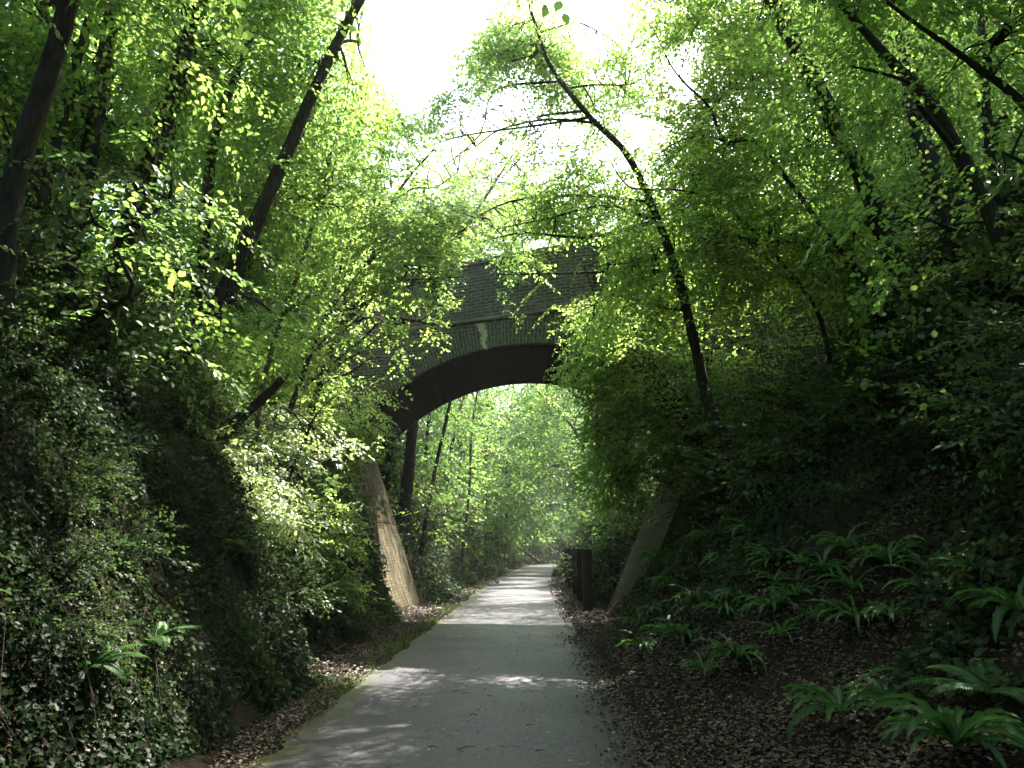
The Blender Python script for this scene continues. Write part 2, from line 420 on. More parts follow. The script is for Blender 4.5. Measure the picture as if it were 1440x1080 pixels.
OPEN_ALL = [
    ([(525, -700), (700, -700), (690, 20), (650, 70), (610, 125), (575, 160), (535, 125), (512, 60)], 0.07),
    ([(790, -500), (895, -500), (880, 50), (850, 105), (805, 60)], 0.45),
    ([(880, 160), (945, 165), (935, 215), (880, 210)], 0.2),
    ([(930, 60), (985, 50), (975, 150), (935, 140)], 0.25),
    ([(660, 545), (790, 545), (800, 600), (800, 800), (700, 800), (760, 740)], 1.0),
]
# points the sun reaches; crowns are thin along these lines
SHAFTS = []
def shaft(px, py, Y, r, k0=.4): SHAFTS.append((at(px, py, Y), r, k0))
for q in ((440, 585, 13.5, 1.0), (470, 560, 14.5, .7), (420, 620, 12.8, .7), (355, 690, 11.3, .75), (335, 650, 11, .7), (385, 720, 11.8, .45), (450, 720, 14.5, .6), (300, 650, 11, .4), (380, 840, 10, .3),
          (525, 690, 20.6, .6), (540, 730, 20.8, .6), (558, 770, 21, .65), (575, 830, 21.5, .6), (585, 845, 22.5, .5), (550, 770, 22.5, .5), (500, 480, 14, .6), (560, 330, 15.8, .8), (600, 250, 14.5, .8),
          (590, 920, 12.3, .1), (560, 945, 10.5, .12), (620, 948, 10.4, .12), (720, 948, 10.4, .08), (800, 944, 10.6, .12),
          (640, 770, 30, .6), (655, 790, 32, .6)):
    shaft(*q)
for q in ((900, 400, 14.2, 1.1, 2.6), (840, 330, 14.2, 1.0, 2.4), (980, 340, 13, 1.1, 2.4), (940, 500, 15, .9, 2.2), (860, 480, 15, .8, 2.0), (1040, 240, 13, .9, 2.4), (1100, 330, 13, .8, 2.4), (860, 600, 15.2, .7, 1.2), (830, 520, 15.5, .6, 1.4), (900, 560, 15, .8, 1.4), (980, 560, 15, .7, 1.6), (800, 640, 16, .4, 1),
          (575, 380, 12.3, .8, 1.3), (605, 420, 12.4, .6, 1.2), (590, 330, 12.4, .7, 1.3), (540, 400, 15.2, .7, 1.8), (480, 300, 15.5, .9, 2.4), (540, 250, 15.8, 1.0, 2.4), (620, 280, 14.2, .8, 2.2), (430, 400, 13, .8, 2.2), (700, 250, 14, 1.0, 2.4), (480, 420, 15.4, .7, 1.8)):
    shaft(*q)
for yy in (25.5, 27, 28.5, 30, 32.5, 36, 40, 47, 54): SHAFTS.append((np.array([float(pc(yy)) - .1, yy, 0]), 1.0, .4))
for yy in (26.3, 27.8, 29, 31, 38): SHAFTS.append((np.array([float(pc(yy)) + .9, yy, 0]), .7, .4))

TRUNKS = []
def keep_mask(P, extra=0.0):
    keep = np.ones(len(P), bool)
    px, py = project(P)
    for poly, k in OPEN_ALL:
        m = inpoly(px, py, poly) & (P[:, 1] > 1)
        keep &= ~(m & (rng.random(len(P)) > k))
    near = (P[:, 1] < 19.5 - 0.45 * (P[:, 0] + .4)) & (P[:, 1] > 0.5)
    st = np.ones(len(P)); 
    for poly, k in OPEN_NEAR:
        m = inpoly(px, py, poly) & near
        st = np.where(m, k, st)
    for tx, ty, Y, hw in TRUNKS:      # twigs in front of a trunk are thinned so that the trunk shows
        m = (P[:, 1] < Y) & (py > ty.min() - 20) & (py < ty.max() + 20) & (P[:, 1] > .5)
        if m.any():
            o = np.argsort(ty); xc = np.interp(py, ty[o], tx[o])
            st = np.where(m & (np.abs(px - xc) < hw + 110 / np.maximum(P[:, 1], 3)), np.minimum(st, .27), st)
    keep &= rng.random(len(P)) <= st
    # nothing leafy inside the bridge body or in the path's headroom
    by = P[:, 1] - (18.2 - 0.45 * (P[:, 0] + .4))
    keep &= ~((by > -0.35) & (by < 5.0) & (P[:, 2] < 8.6) & (np.abs(P[:, 0] + .5) < 9))
    keep &= ~((P[:, 1] > .2) & (P[:, 1] < 5.6) & (P[:, 2] > 2.2) & (py > -160) & (px > -150) & (px < 1590))     # no twigs right before the eyes
    hd = np.abs(P[:, 0] - pc(P[:, 1])) < 1.7
    keep &= ~(hd & (P[:, 2] < 2.6))
    for T, r, k0 in SHAFTS:
        q = P - T; k = q @ SUN
        d = np.linalg.norm(q - k[:, None] * SUN, axis=1)
        keep &= ~((d < r + extra) & (k > k0))
    return keep

def place_sprays(mb, P, az, pitch, roll, sc, kind, mat=0, leafkind=6, twigmat=1, clear=True, shade=None, ltw=1.0):
    T = SPRAYS[kind]
    if len(P) == 0: return
    ca, sa = np.cos(az), np.sin(az); cb, sb = np.cos(pitch), np.sin(pitch)
    X = np.stack([ca * cb, sa * cb, sb], -1)
    Y0 = np.stack([-sa, ca, np.zeros_like(sa)], -1); Z0 = np.cross(X, Y0)
    cr, sr = np.cos(roll)[:, None], np.sin(roll)[:, None]
    Y = Y0 * cr + Z0 * sr; Z = np.cross(X, Y)
    mid = P + X * (0.4 * sc)[:, None]
    if clear:
        k = keep_mask(mid) & keep_mask(P + X * (0.75 * sc)[:, None])
    else: k = np.ones(len(P), bool)
    P, X, Y, Z, sc = P[k], X[k], Y[k], Z[k], sc[k]
    sh = rng.random(len(P)) if shade is None else shade[k]
    which = rng.integers(0, len(T), len(P))
    for i, (tp, td, tn, ts, tw) in enumerate(T):
        s = np.where(which == i)[0]
        if len(s) == 0: continue
        Rm = np.stack([X[s], Y[s], Z[s]], 1)            # rows = axes
        LP = np.einsum('mk,nkj->nmj', tp, Rm) * sc[s][:, None, None] + P[s][:, None, :]
        LD = np.einsum('mk,nkj->nmj', td, Rm); LN = np.einsum('mk,nkj->nmj', tn, Rm)
        LS = ts[None, :] * sc[s][:, None] * np.ones((len(s), 1))
        drop = rng.random(LP.shape[:2]) < 0.88
        a = np.clip(sh[s][:, None] * 0.55 + rng.random(LP.shape[:2]) * 0.5 - .02, 0, 1)
        f = drop.ravel()
        add_leaves(mb, LP.reshape(-1, 3)[f], LD.reshape(-1, 3)[f] + rng.normal(0, .12, (f.sum(), 3)), LN.reshape(-1, 3)[f], LS.ravel()[f], leafkind, 1.0 * ltw, a.ravel()[f], mat)
        if twigmat is not None:
            A = np.array([t[0] for t in tw]); B = np.array([t[1] for t in tw])
            WA = np.einsum('mk,nkj->nmj', A, Rm) * sc[s][:, None, None] + P[s][:, None, :]
            WB = np.einsum('mk,nkj->nmj', B, Rm) * sc[s][:, None, None] + P[s][:, None, :]
            WA = WA.reshape(-1, 3); WB = WB.reshape(-1, 3); n = len(WA)
            e = norm(np.cross(WB - WA, np.array([.3, .2, 1.0]))) * 0.0035; g = norm(np.cross(WB - WA, e)) * 0.0035
            V = np.stack([WA + e, WA - e * .5 + g, WA - e * .5 - g, WB], 1).reshape(-1, 3)
            b = np.arange(n)[:, None] * 4
            mb.add(V, np.concatenate([b + np.array([[0, 1, 3]]), b + np.array([[1, 2, 3]]), b + np.array([[2, 0, 3]])]), twigmat)

def rand_in_ell(n, c, ax):
    u = norm(rng.normal(0, 1, (n, 3))); r = rng.random(n) ** 0.42
    return c + u * r[:, None] * ax

def branch_path(a, b, sag=0.12):
    d = np.linalg.norm(b - a)
    m1 = a * .66 + b * .34 + np.array([0, 0, sag * d]) + rng.normal(0, .05 * d, 3)
    m2 = a * .33 + b * .67 + np.array([0, 0, sag * d * .8]) + rng.normal(0, .05 * d, 3)
    return catmull([a, m1, m2, b], 3)

def crown_from(trunkP, trunkR, blobs, wood, leafb, kind='tree', per=7, spread=0.42, leafkind=6, limb=0.05, clear=True, scl=1.0):
    """blobs: (centre, axes, clusters). limbs go from the trunk into every blob, branches from the limb to its leaf clusters."""
    for c, ax, n in blobs:
        c = np.asarray(c, float); ax = np.asarray(ax, float)
        d = np.linalg.norm(trunkP - c, axis=1) + 0.9 * np.maximum(0, trunkP[:, 2] - c[2] + .4)
        i = int(np.argmin(d)); i = max(1, min(i, len(trunkP) - 1))
        a = trunkP[i]; ln = np.linalg.norm(c - a)
        r0 = min(trunkR[i] * .6, limb * (0.5 + ln * .22))
        end = c + (c - a) * 0.25
        lp = branch_path(a, end, .10)
        tube(wood, lp, np.linspace(r0, .012, len(lp)), 6, 0, .5, .08)
        C = rand_in_ell(n, c, ax)
        if clear: C = C[keep_mask(C)]
        for q in C:
            dd = np.linalg.norm(lp - q, axis=1) + 0.6 * np.maximum(0, lp[:, 2] - q[2])
            j = int(np.argmin(dd)); b0 = lp[min(j, len(lp) - 1)]
            if np.linalg.norm(q - b0) > 0.25:
                bp = branch_path(b0, q, .08)
                tube(wood, bp, np.linspace(min(.016, r0 * .7), .005, len(bp)), 4, 0, .5, 0, False)
        if len(C) == 0: continue
        m = len(C) * per
        base = np.repeat(C, per, 0) + rng.normal(0, 1, (m, 3)) * np.array([spread, spread, spread * .5])
        out = np.repeat(C - a, per, 0) ; azo = np.arctan2(out[:, 1], out[:, 0])
        az = azo + rng.normal(0, 1.3, m)
        pitch = rng.normal(-.28, .30, m); roll = rng.normal(0, .4, m); sc = rng.uniform(.7, 1.25, m) * scl
        shade = np.repeat(rng.random(len(C)), per)
        place_sprays(leafb, base, az, pitch, roll, sc, kind, 0, leafkind, 1, clear, shade)

DEN = 1.7
G_L = 'trees on the left bank before the bridge'; HERO = []
def hero_tree(*a, **k):
    HERO.append((a, k)); p = a[2]
    if k.get('leaf_m') in ('leaf_far', 'sun_glare') and k.get('group') == G_L: return
    TRUNKS.append((np.array([q[0] for q in p], float), np.array([q[1] for q in p], float), p[0][2], p[len(p) // 2][3] / 2))
def build_hero(name, label, pts, blobs, kind='tree', top=2.5, bark_m='bark', leaf_m='leaf', cat='tree', group=None, per=7, sides=10, leafkind=6, spread=.42, ivy=0):
    """pts: trunk points from base up as (px, py, depth, width in px); blobs: (px, py, depth, rx px, ry px, depth radius m, clusters)"""
    P = np.array([at(a, b, Y) for a, b, Y, w in pts]); W = np.array([w * Y / F / 2 * .76 for a, b, Y, w in pts])
    d = P[0] - P[1]; d = d / np.linalg.norm(d); d = d * .7 + np.array([0, 0, -.5])
    q = P[0].copy(); k = 0
    while q[2] > H(q[0], q[1]) - 0.25 and k < 60:
        q = q + d * .15; k += 1
    if k > 0:
        P = np.vstack([q, P]); W = np.concatenate([[W[0] * 1.3], W])
    if top:
        t = P[-1] - P[-2]; t = t / np.linalg.norm(t)
        P = np.vstack([P, P[-1] + t * top * .5 + [0, 0, .1], P[-1] + t * top + [0, 0, .5]]); W = np.concatenate([W, [W[-1] * .75, W[-1] * .45]])
    base = P[0].copy(); base[2] = float(H(base[0], base[1]))
    TP = catmull(P, 7); TR = np.interp(np.linspace(0, 1, len(TP)), np.linspace(0, 1, len(W)), W)
    root = empty(name, base, label, cat, group)
    wood = MB(); tube(wood, TP, TR, sides, 0, .5, .09)
    lf = MB()
    bl = [(at(a, b, Y), (rx * Y / F, dz, ry * Y / F), int(n * DEN)) for a, b, Y, rx, ry, dz, n in blobs]
    crown_from(TP, TR, bl, wood, lf, kind, per, spread, leafkind)
    wood.build('trunk', [M[bark_m]], root, base, True)
    if lf.n: lf.build('crown', [M[leaf_m], M['twig']], root, base)
    if ivy:
        mb = MB(); n = int(ivy * 900); i0 = rng.integers(0, int(len(TP) * .8), n); f_ = rng.random(n)[:, None]
        C_ = TP[i0] * (1 - f_) + TP[i0 + 1] * f_; a_ = rng.uniform(0, 6.28, n)
        kk = fbm(i0 * .35 + a_ * .3, a_ * .6 + base[0], 2) + .25 > rng.random(n) * .5
        O_ = np.column_stack([np.cos(a_), np.sin(a_), np.zeros(n)])
        P_ = C_ + O_ * (TR[i0] + rng.random(n) * .06)[:, None]
        add_leaves(mb, P_[kk], np.column_stack([rng.normal(0, .4, (n, 2)), -np.ones(n)])[kk], (O_ + rng.normal(0, .4, (n, 3)))[kk], rng.uniform(.04, .075, n)[kk], 5)
        if mb.n: mb.build('ivy', [M['ivy']], root, base)
    return root

def bank_tree(name, label, x, y, h, cr, cz, n, kind='far', group=None, lean=(0, 0), leaf_m='leaf_far', per=6, r0=.16, blobs=4, leafkind=6, cat='tree', low=0.0, scl=1.0):
    z0 = float(H(x, y)); b = np.array([x, y, z0 - .2])
    P = [b]
    for t in (.25, .5, .75, 1.0):
        P.append(b + np.array([lean[0] * t * t + rng.normal(0, .12), lean[1] * t * t + rng.normal(0, .12), h * t]))
    TP = catmull(P, 5); TR = np.linspace(r0, .03, len(TP))
    base = (x, y, z0); root = empty(name, base, label, cat, group)
    wood = MB(); tube(wood, TP, TR, 8, 0, .5, .08); lf = MB()
    bl = []
    for k in range(blobs):
        t = (k + .5) / blobs
        zc = z0 + h * (low + (1 - low) * (cz + (1 - cz) * t)); i = int((len(TP) - 1) * min(1, (zc - z0) / h))
        a = rng.uniform(0, 6.28); rr = cr * .45 * (1.15 - .5 * t)
        c = TP[i] * [1, 1, 0] + np.array([math.cos(a) * rr, math.sin(a) * rr, zc])
        bl.append((c, (cr * (1.05 - .35 * t), cr * (1.05 - .35 * t), h * (1 - cz) * (1 - low) / blobs * .8 + .4), int(n * 1.7) // blobs))
    crown_from(TP, TR, bl, wood, lf, kind, per, .6 * scl, leafkind, .06, True, scl)
    wood.build('trunk', [M['bark']], root, base, True)
    if lf.n: lf.build('crown', [M[leaf_m], M['twig']], root, base)
    return root


# ================================================================== ground and path
def build_ground():
    xs = np.concatenate([[-400, -200, -110, -70, -50, -38, -30, -24], np.arange(-20, -12, .8), np.arange(-12, 12, .22), np.arange(12, 22, .8), [24, 30, 38, 50, 70, 110, 200, 400]])
    ys = np.concatenate([[-300, -150, -80, -40, -25, -16, -10, -6], np.arange(-4, 26, .24), np.arange(26, 60, .6), np.arange(60, 140, 2.0), [150, 180, 240, 400, 700]])
    X, Y = np.meshgrid(xs, ys)
    Z = H(X, Y)
    nx, ny = len(xs), len(ys)
    i = np.arange(ny - 1)[:, None] * nx; j = np.arange(nx - 1)[None, :]
    f = np.stack([i + j, i + j + 1, i + nx + j + 1, i + nx + j], -1).reshape(-1, 4)
    mb = MB(); mb.add(np.stack([X, Y, Z], -1).reshape(-1, 3), f)
    o = mb.build('ground', [M['soil']], smooth=True); tag(o, 'brown soil of the cutting with its two steep banks', None, None, 'structure')
    ys = np.concatenate([np.arange(-6, 40, .07), np.arange(40, 150, 1.0)]); t = np.linspace(0, 1, 15)
    c = pc(ys)[:, None]; e0 = 0.16 * fbm(ys * 1.3, ys * 0 + 3, 5)[:, None]; e1 = 0.16 * fbm(ys * 1.3, ys * 0 + 9, 5)[:, None]
    X = (c - PW + e0) * (1 - t) + (c + PW + .14 + e1) * t; Y = np.broadcast_to(ys[:, None], X.shape)
    Z = 0.012 + 0.02 * (1 - (2 * t - 1) ** 2)[None, :] + 0 * X
    n = len(t); i = np.arange(len(ys) - 1)[:, None] * n; j = np.arange(n - 1)[None, :]
    f = np.stack([i + j, i + j + 1, i + n + j + 1, i + n + j], -1).reshape(-1, 4)
    mb = MB(); mb.add(np.stack([X, Y, Z], -1).reshape(-1, 3), f, 0, np.broadcast_to(t, X.shape).ravel())
    o = mb.build('path', [M['path']], smooth=True); tag(o, 'grey tarmac path running under the arch', None, None, 'structure')
build_ground()

# ================================================================== bridge
BT = 4.6
def S(x, t, z): return np.stack([x, 18.2 - 0.45 * (x + .4) + t, z], -1)
AX, AZ, AR = -0.5, 0.8, 5.5
TOEL, SPL, TOER, SPR, SPZ = -3.2, -4.75, 1.95, 3.75, 4.25
def arch_pts(r, n=40):
    a0 = math.asin((SPL - AX) / r if abs((SPL - AX) / r) < 1 else -1); a1 = math.asin((SPR - AX) / r)
    a = np.linspace(a0, a1, n); return AX + r * np.sin(a), AZ + r * np.cos(a), a
def box(mb, x0, x1, t0, t1, z0, z1, n=1):
    xs = np.linspace(x0, x1, n + 1)
    for k in range(n):
        a, b = xs[k], xs[k + 1]
        def q(p, uv):
            p = np.array(p, float); mb.add(S(p[:, 0], p[:, 1], p[:, 2]), [[0, 1, 2, 3]], 0, .5, uv)
        q([(a, t0, z0), (b, t0, z0), (b, t0, z1), (a, t0, z1)], [(a, z0), (b, z0), (b, z1), (a, z1)])
        q([(b, t1, z0), (a, t1, z0), (a, t1, z1), (b, t1, z1)], [(b, z0), (a, z0), (a, z1), (b, z1)])
        q([(a, t0, z1), (b, t0, z1), (b, t1, z1), (a, t1, z1)], [(a, t0), (b, t0), (b, t1), (a, t1)])
        q([(a, t1, z0), (b, t1, z0), (b, t0, z0), (a, t0, z0)], [(a, t0), (b, t0), (b, t1), (a, t1)])
        if k == 0: q([(a, t1, z0), (a, t0, z0), (a, t0, z1), (a, t1, z1)], [(t1, z0), (t0, z0), (t0, z1), (t1, z1)])
        if k == n - 1: q([(b, t0, z0), (b, t1, z0), (b, t1, z1), (b, t0, z1)], [(t0, z0), (t1, z0), (t1, z1), (t0, z1)])
def strip(mb, xl, zl, xh, zh, t0, t1, uv_arc=None):
    """solid between a lower and an upper line, from t0 to t1"""
    n = len(xl); L = np.arange(n - 1)
    def grid(A, B, ua, ub, flip=False):
        V = np.concatenate([A, B]); f = np.stack([L, L + 1, n + L + 1, n + L], -1)
        if flip: f = f[:, ::-1]
        mb.add(V, f, 0, .5, np.concatenate([ua, ub]))
    lo0, lo1, hi0, hi1 = S(xl, xl * 0 + t0, zl), S(xl, xl * 0 + t1, zl), S(xh, xh * 0 + t0, zh), S(xh, xh * 0 + t1, zh)
    if uv_arc is None: ul, uh = np.stack([xl, zl], -1), np.stack([xh, zh], -1)
    else: ul, uh = np.stack([xl * 0, uv_arc], -1), np.stack([xl * 0 + .55, uv_arc], -1)
    arc = np.concatenate([[0], np.cumsum(np.hypot(np.diff(xl), np.diff(zl)))])
    grid(lo0, hi0, ul, uh); grid(lo1, hi1, ul, uh, True)
    us0 = np.stack([arc * 0 + t0, arc], -1); us1 = np.stack([arc * 0 + t1, arc], -1)
    grid(lo1, lo0, us1, us0); grid(hi0, hi1, us0, us1)
    for k in (0, n - 1):
        V = np.stack([lo0[k], lo1[k], hi1[k], hi0[k]]); mb.add(V, [[0, 1, 2, 3]], 0, .5, [(t0, zl[k]), (t1, zl[k]), (t1, zh[k]), (t0, zh[k])])

br_base = S(np.array(AX), np.array(0.0), np.array(0.0))
bridge = empty('brick_bridge', br_base, 'dark brick arch bridge crossing high over the path', 'bridge')
def part(mb, name, m, parent=bridge, label=None):
    o = mb.build(name, [M[m]], parent, br_base, False, True)
    if label: o['label'] = label
    return o
mb = MB(); xl, zl, a = arch_pts(AR, 44); xh, zh, _ = AX + (AR + .56) * np.sin(a), AZ + (AR + .56) * np.cos(a), a
strip(mb, xl, zl, xh, zh, -0.025, BT + .025, a * AR); part(mb, 'arch_ring', 'brick')
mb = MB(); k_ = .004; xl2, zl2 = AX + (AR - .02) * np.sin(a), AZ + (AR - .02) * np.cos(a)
strip(mb, xl2, zl2, xl + 0, zl - .003, .14, BT - .14, a * AR); part(mb, 'arch_soffit', 'brick_soffit_shade')
for side in (0, 1):
    mb = MB(); t0, t1 = (0, .42) if side == 0 else (BT - .42, BT)
    xs = np.concatenate([[-9.5, -7.5], xh + 0, [6.5, 8.5]]); zs = np.concatenate([[SPZ + .3, SPZ + .3], zh + .003, [SPZ + .3, SPZ + .3]])
    zs = np.minimum(zs, 6.93)
    strip(mb, xs, zs, xs, xs * 0 + 6.96, t0, t1); part(mb, 'spandrel_wall', 'brick')
    mb = MB(); f0, f1 = (-.075, .45) if side == 0 else (BT - .45, BT + .075)
    box(mb, -9.5, 8.5, f0, f1, 6.963, 7.06, 8); part(mb, 'string_course', 'stone')
    mb = MB(); f0, f1 = (.02, .38) if side == 0 else (BT - .38, BT - .02)
    box(mb, -9.5, 8.5, f0, f1, 7.063, 8.42, 8); part(mb, 'parapet', 'brick')
    mb = MB(); f0, f1 = (-.04, .44) if side == 0 else (BT - .44, BT + .04)
    box(mb, -9.5, .86, f0, f1, 8.423, 8.55, 6); box(mb, 1.48, 8.5, f0, f1, 8.423, 8.55, 6); part(mb, 'coping', 'stone')
    mb = MB(); f0, f1 = (-.10, .0) if side == 0 else (BT, BT + .10)
    f0, f1 = (-.10, .42) if side == 0 else (BT - .42, BT + .10)
    box(mb, .92, 1.42, f0, f1, 7.066, 8.62); pil = part(mb, 'pilaster', 'brick')
    mb = MB(); box(mb, .84, 1.50, f0 - .06, f1 + .06, 8.623, 8.76); part(mb, 'pilaster_cap', 'stone', pil)
mb = MB(); box(mb, -9.5, 8.5, .455, BT - .455, 6.87, 6.97, 6); part(mb, 'deck', 'stone')
for sgn, toe, spr, out in ((-1, TOEL, SPL, -9.5), (1, TOER, SPR, 8.5)):
    mb = MB(); zz = np.array([-.6, 0, .7, 1.4, 2.1, 2.8, 3.5, SPZ + .28])
    xi = toe + (spr - toe) * zz / SPZ
    for k in range(len(zz) - 1):
        for t in (-.012, BT + .012):
            P_ = np.array([(xi[k], zz[k]), (xi[k + 1], zz[k + 1]), (out, zz[k + 1]), (out, zz[k])])
            V = S(P_[:, 0], P_[:, 0] * 0 + t, P_[:, 1]); mb.add(V, [[0, 1, 2, 3]] if (sgn < 0) == (t > 1) else [[3, 2, 1, 0]], 0, .5, P_)
        V = np.stack([S(xi[k], -.012, zz[k]), S(xi[k], BT + .012, zz[k]), S(xi[k + 1], BT + .012, zz[k + 1]), S(xi[k + 1], -.012, zz[k + 1])])
        mb.add(V, [[0, 1, 2, 3]], 0, .5, [(0, zz[k] * 1.07), (BT, zz[k] * 1.07), (BT, zz[k + 1] * 1.07), (0, zz[k + 1] * 1.07)])
    part(mb, 'abutment', 'brick_abut' if sgn < 0 else 'brick_moss', bridge, 'sunlit pale sloping abutment' if sgn < 0 else 'mossy shaded sloping abutment')

# ================================================================== timber fence beyond the arch
fence = empty('timber_fence', (1.5, 22, 0), 'dark upright timber fence beside the path past the arch', 'fence')
def fence_x(y): return 1.50 + 0.014 * (y - 22)
def board(mb, x, y, w, th, h, z0=-.1):
    bv = .012
    pr = [(-w / 2 + bv, -th / 2), (w / 2 - bv, -th / 2), (w / 2, -th / 2 + bv), (w / 2, th / 2 - bv), (w / 2 - bv, th / 2), (-w / 2 + bv, th / 2), (-w / 2, th / 2 - bv), (-w / 2, -th / 2 + bv)]
    pr = np.array(pr); n = 8
    lo = np.column_stack([x + pr[:, 0], y + pr[:, 1], np.full(n, z0)]); hi = np.column_stack([x + pr[:, 0] * .97, y + pr[:, 1] * .97, np.full(n, h)])
    f = [[k, (k + 1) % n, n + (k + 1) % n, n + k] for k in range(n)]
    mb.add(np.vstack([lo, hi]), f); mb.add(hi, [list(range(n))])
for y in (22, 26, 29.6, 34.8, 40):
    mb = MB(); board(mb, fence_x(y), y, .26, .17, 1.60 + rng.normal(0, .02)); mb.build('post', [M['wood']], fence, (1.5, 22, 0))
mb = MB(); y = 22.3
while y < 39.8:
    if min(abs(y - q) for q in (22, 26, 29.6, 34.8, 40)) > .2: board(mb, fence_x(y) + .06, y, .03, .145, 1.47 + rng.normal(0, .015))
    y += .165
mb.build('board_panel', [M['wood']], fence, (1.5, 22, 0))
for h in (.45, 1.2):
    mb = MB(); P_ = np.array([(fence_x(q) + .11, q, h) for q in np.linspace(22, 40, 8)]); tube(mb, P_, .045, 4); mb.build('rail', [M['wood']], fence, (1.5, 22, 0))

# small drain mouth and fallen log on the left verge beyond the arch
gx, gy = at(690, 806, 46)[0], 46.0
root = empty('drain_mouth', (gx, gy, float(H(gx, gy))), 'small dark round drain mouth with pale rim at left path edge', 'drain')
def ring(mb, r0, r1, y0, y1, n=24):
    a = np.linspace(0, 2 * np.pi, n, endpoint=False); c, s = np.cos(a), np.sin(a)
    V = np.concatenate([np.column_stack([r * c, np.full(n, y), r * s]) for r, y in ((r0, y0), (r1, y0), (r1, y1), (r0, y1))])
    k = np.arange(n); kk = (k + 1) % n
    for p in range(4):
        q = (p + 1) % 4; mb.add(V, np.stack([p * n + k, p * n + kk, q * n + kk, q * n + k], -1))
mb = MB(); ring(mb, .30, .40, 0, .12); mb.v = [v + [0, 0, .38] for v in mb.v]; mb.build('rim', [M['concrete']], root, (0, 0, 0), True)
mb = MB(); ring(mb, .29, .36, .121, 1.6); mb.v = [v + [0, 0, .38] for v in mb.v]
mb.build('pipe', [M['wood']], root, (0, 0, 0), True)

# ================================================================== trees
G_L = 'trees on the left bank before the bridge'; G_R = 'trees on the right bank before the bridge'
hero_tree('tree', 'thick dark trunk leaning right across the top left corner', [(2, 470, 6.6, 50), (7, 333, 6.5, 48), (33, 207, 6.4, 44), (70, 100, 6.3, 42), (97, 0, 6.2, 40)],
          [(70, 70, 7.6, 170, 110, .8, 16), (20, 240, 7.6, 110, 110, .8, 9), (150, -90, 5.8, 200, 90, 1.0, 14)], group=G_L)
hero_tree('tree', 'tree low at the left edge with a bare greyish trunk', [(-6, 560, 7.6, 30), (12, 470, 7.6, 28), (33, 385, 7.7, 26), (66, 250, 7.8, 22), (100, 120, 7.9, 18)],
          [(40, 450, 7.2, 80, 60, .8, 7), (110, 330, 7.4, 100, 80, .9, 10), (150, 130, 8.2, 120, 100, .9, 12)], group=G_L)
hero_tree('tree', 'upright trunk half hidden in leaves behind the leaning corner trunk', [(42, 620, 8.6, 44), (62, 520, 8.6, 42), (92, 390, 8.6, 38), (124, 225, 8.6, 34), (150, 60, 8.6, 28)],
          [(140, 170, 8.9, 150, 120, 1.2, 18), (210, 300, 8.4, 120, 90, 1.0, 14), (80, 330, 8.4, 100, 80, 1, 8)], group=G_L, ivy=1.2)
hero_tree('tree', 'stout trunk rising steeply behind the left spray of large leaves', [(88, 670, 9.2, 50), (133, 470, 9.2, 46), (178, 335, 9.2, 42), (215, 220, 9.2, 36), (245, 130, 9.2, 32), (272, 20, 9.2, 26)],
          [(270, 80, 9.9, 160, 110, 1.2, 22), (150, 420, 6.4, 110, 40, .5, 3), (235, 390, 8.6, 130, 80, 1.0, 13), (330, -80, 9.0, 160, 80, 1.4, 14), (120, 450, 8.4, 90, 70, .8, 6)], group=G_L, ivy=1.2)
hero_tree('tree', 'long slender trunk leaning far over to the right on the left bank', [(120, 690, 10.2, 58), (170, 600, 10.2, 52), (207, 540, 10.2, 42), (278, 470, 10.2, 36), (326, 390, 10.2, 32), (398, 226, 10.2, 27), (465, 78, 10.2, 22), (512, -10, 10.2, 18)],
          [(420, 110, 11.6, 110, 110, 1.1, 22), (385, 310, 11.6, 120, 100, 1.1, 22), (500, 60, 10.6, 50, 90, .9, 6), (330, 430, 9.6, 120, 60, .9, 11), (440, -90, 10, 130, 80, 1.3, 10)], group=G_L, ivy=1.6)
hero_tree('tree', 'crooked thin trunk bent in the middle above the long leaning trunk', [(262, 500, 11.4, 26), (282, 380, 11.4, 24), (290, 293, 11.4, 22), (300, 200, 11.4, 22), (322, 130, 11.4, 18), (350, 60, 11.4, 14)],
          [(330, 190, 12.8, 140, 110, 1.2, 26), (330, 370, 12.4, 140, 80, 1.1, 20), (390, 30, 11.4, 120, 80, 1.2, 12)], group=G_L)
hero_tree('sapling', 'thin pale sapling stem before the stout left trunk', [(115, 655, 8.2, 7), (140, 560, 8.2, 6.5), (154, 490, 8.2, 6), (185, 375, 8.2, 5.5)],
          [(190, 420, 8.0, 90, 60, .6, 5)], bark_m='bark_pale', cat='sapling', top=1.2, group=G_L, sides=6)
hero_tree('sapling', 'sunlit twin thin stems in the middle of the left bank', [(360, 610, 13, 11), (378, 505, 13, 10), (430, 350, 13, 9), (466, 210, 13, 8)],
          [(470, 270, 13.2, 100, 110, 1.1, 22), (440, 420, 12.8, 100, 70, 1.1, 15), (400, 500, 12.4, 80, 40, .8, 7)], bark_m='bark_pale', cat='sapling', group=G_L, sides=6)
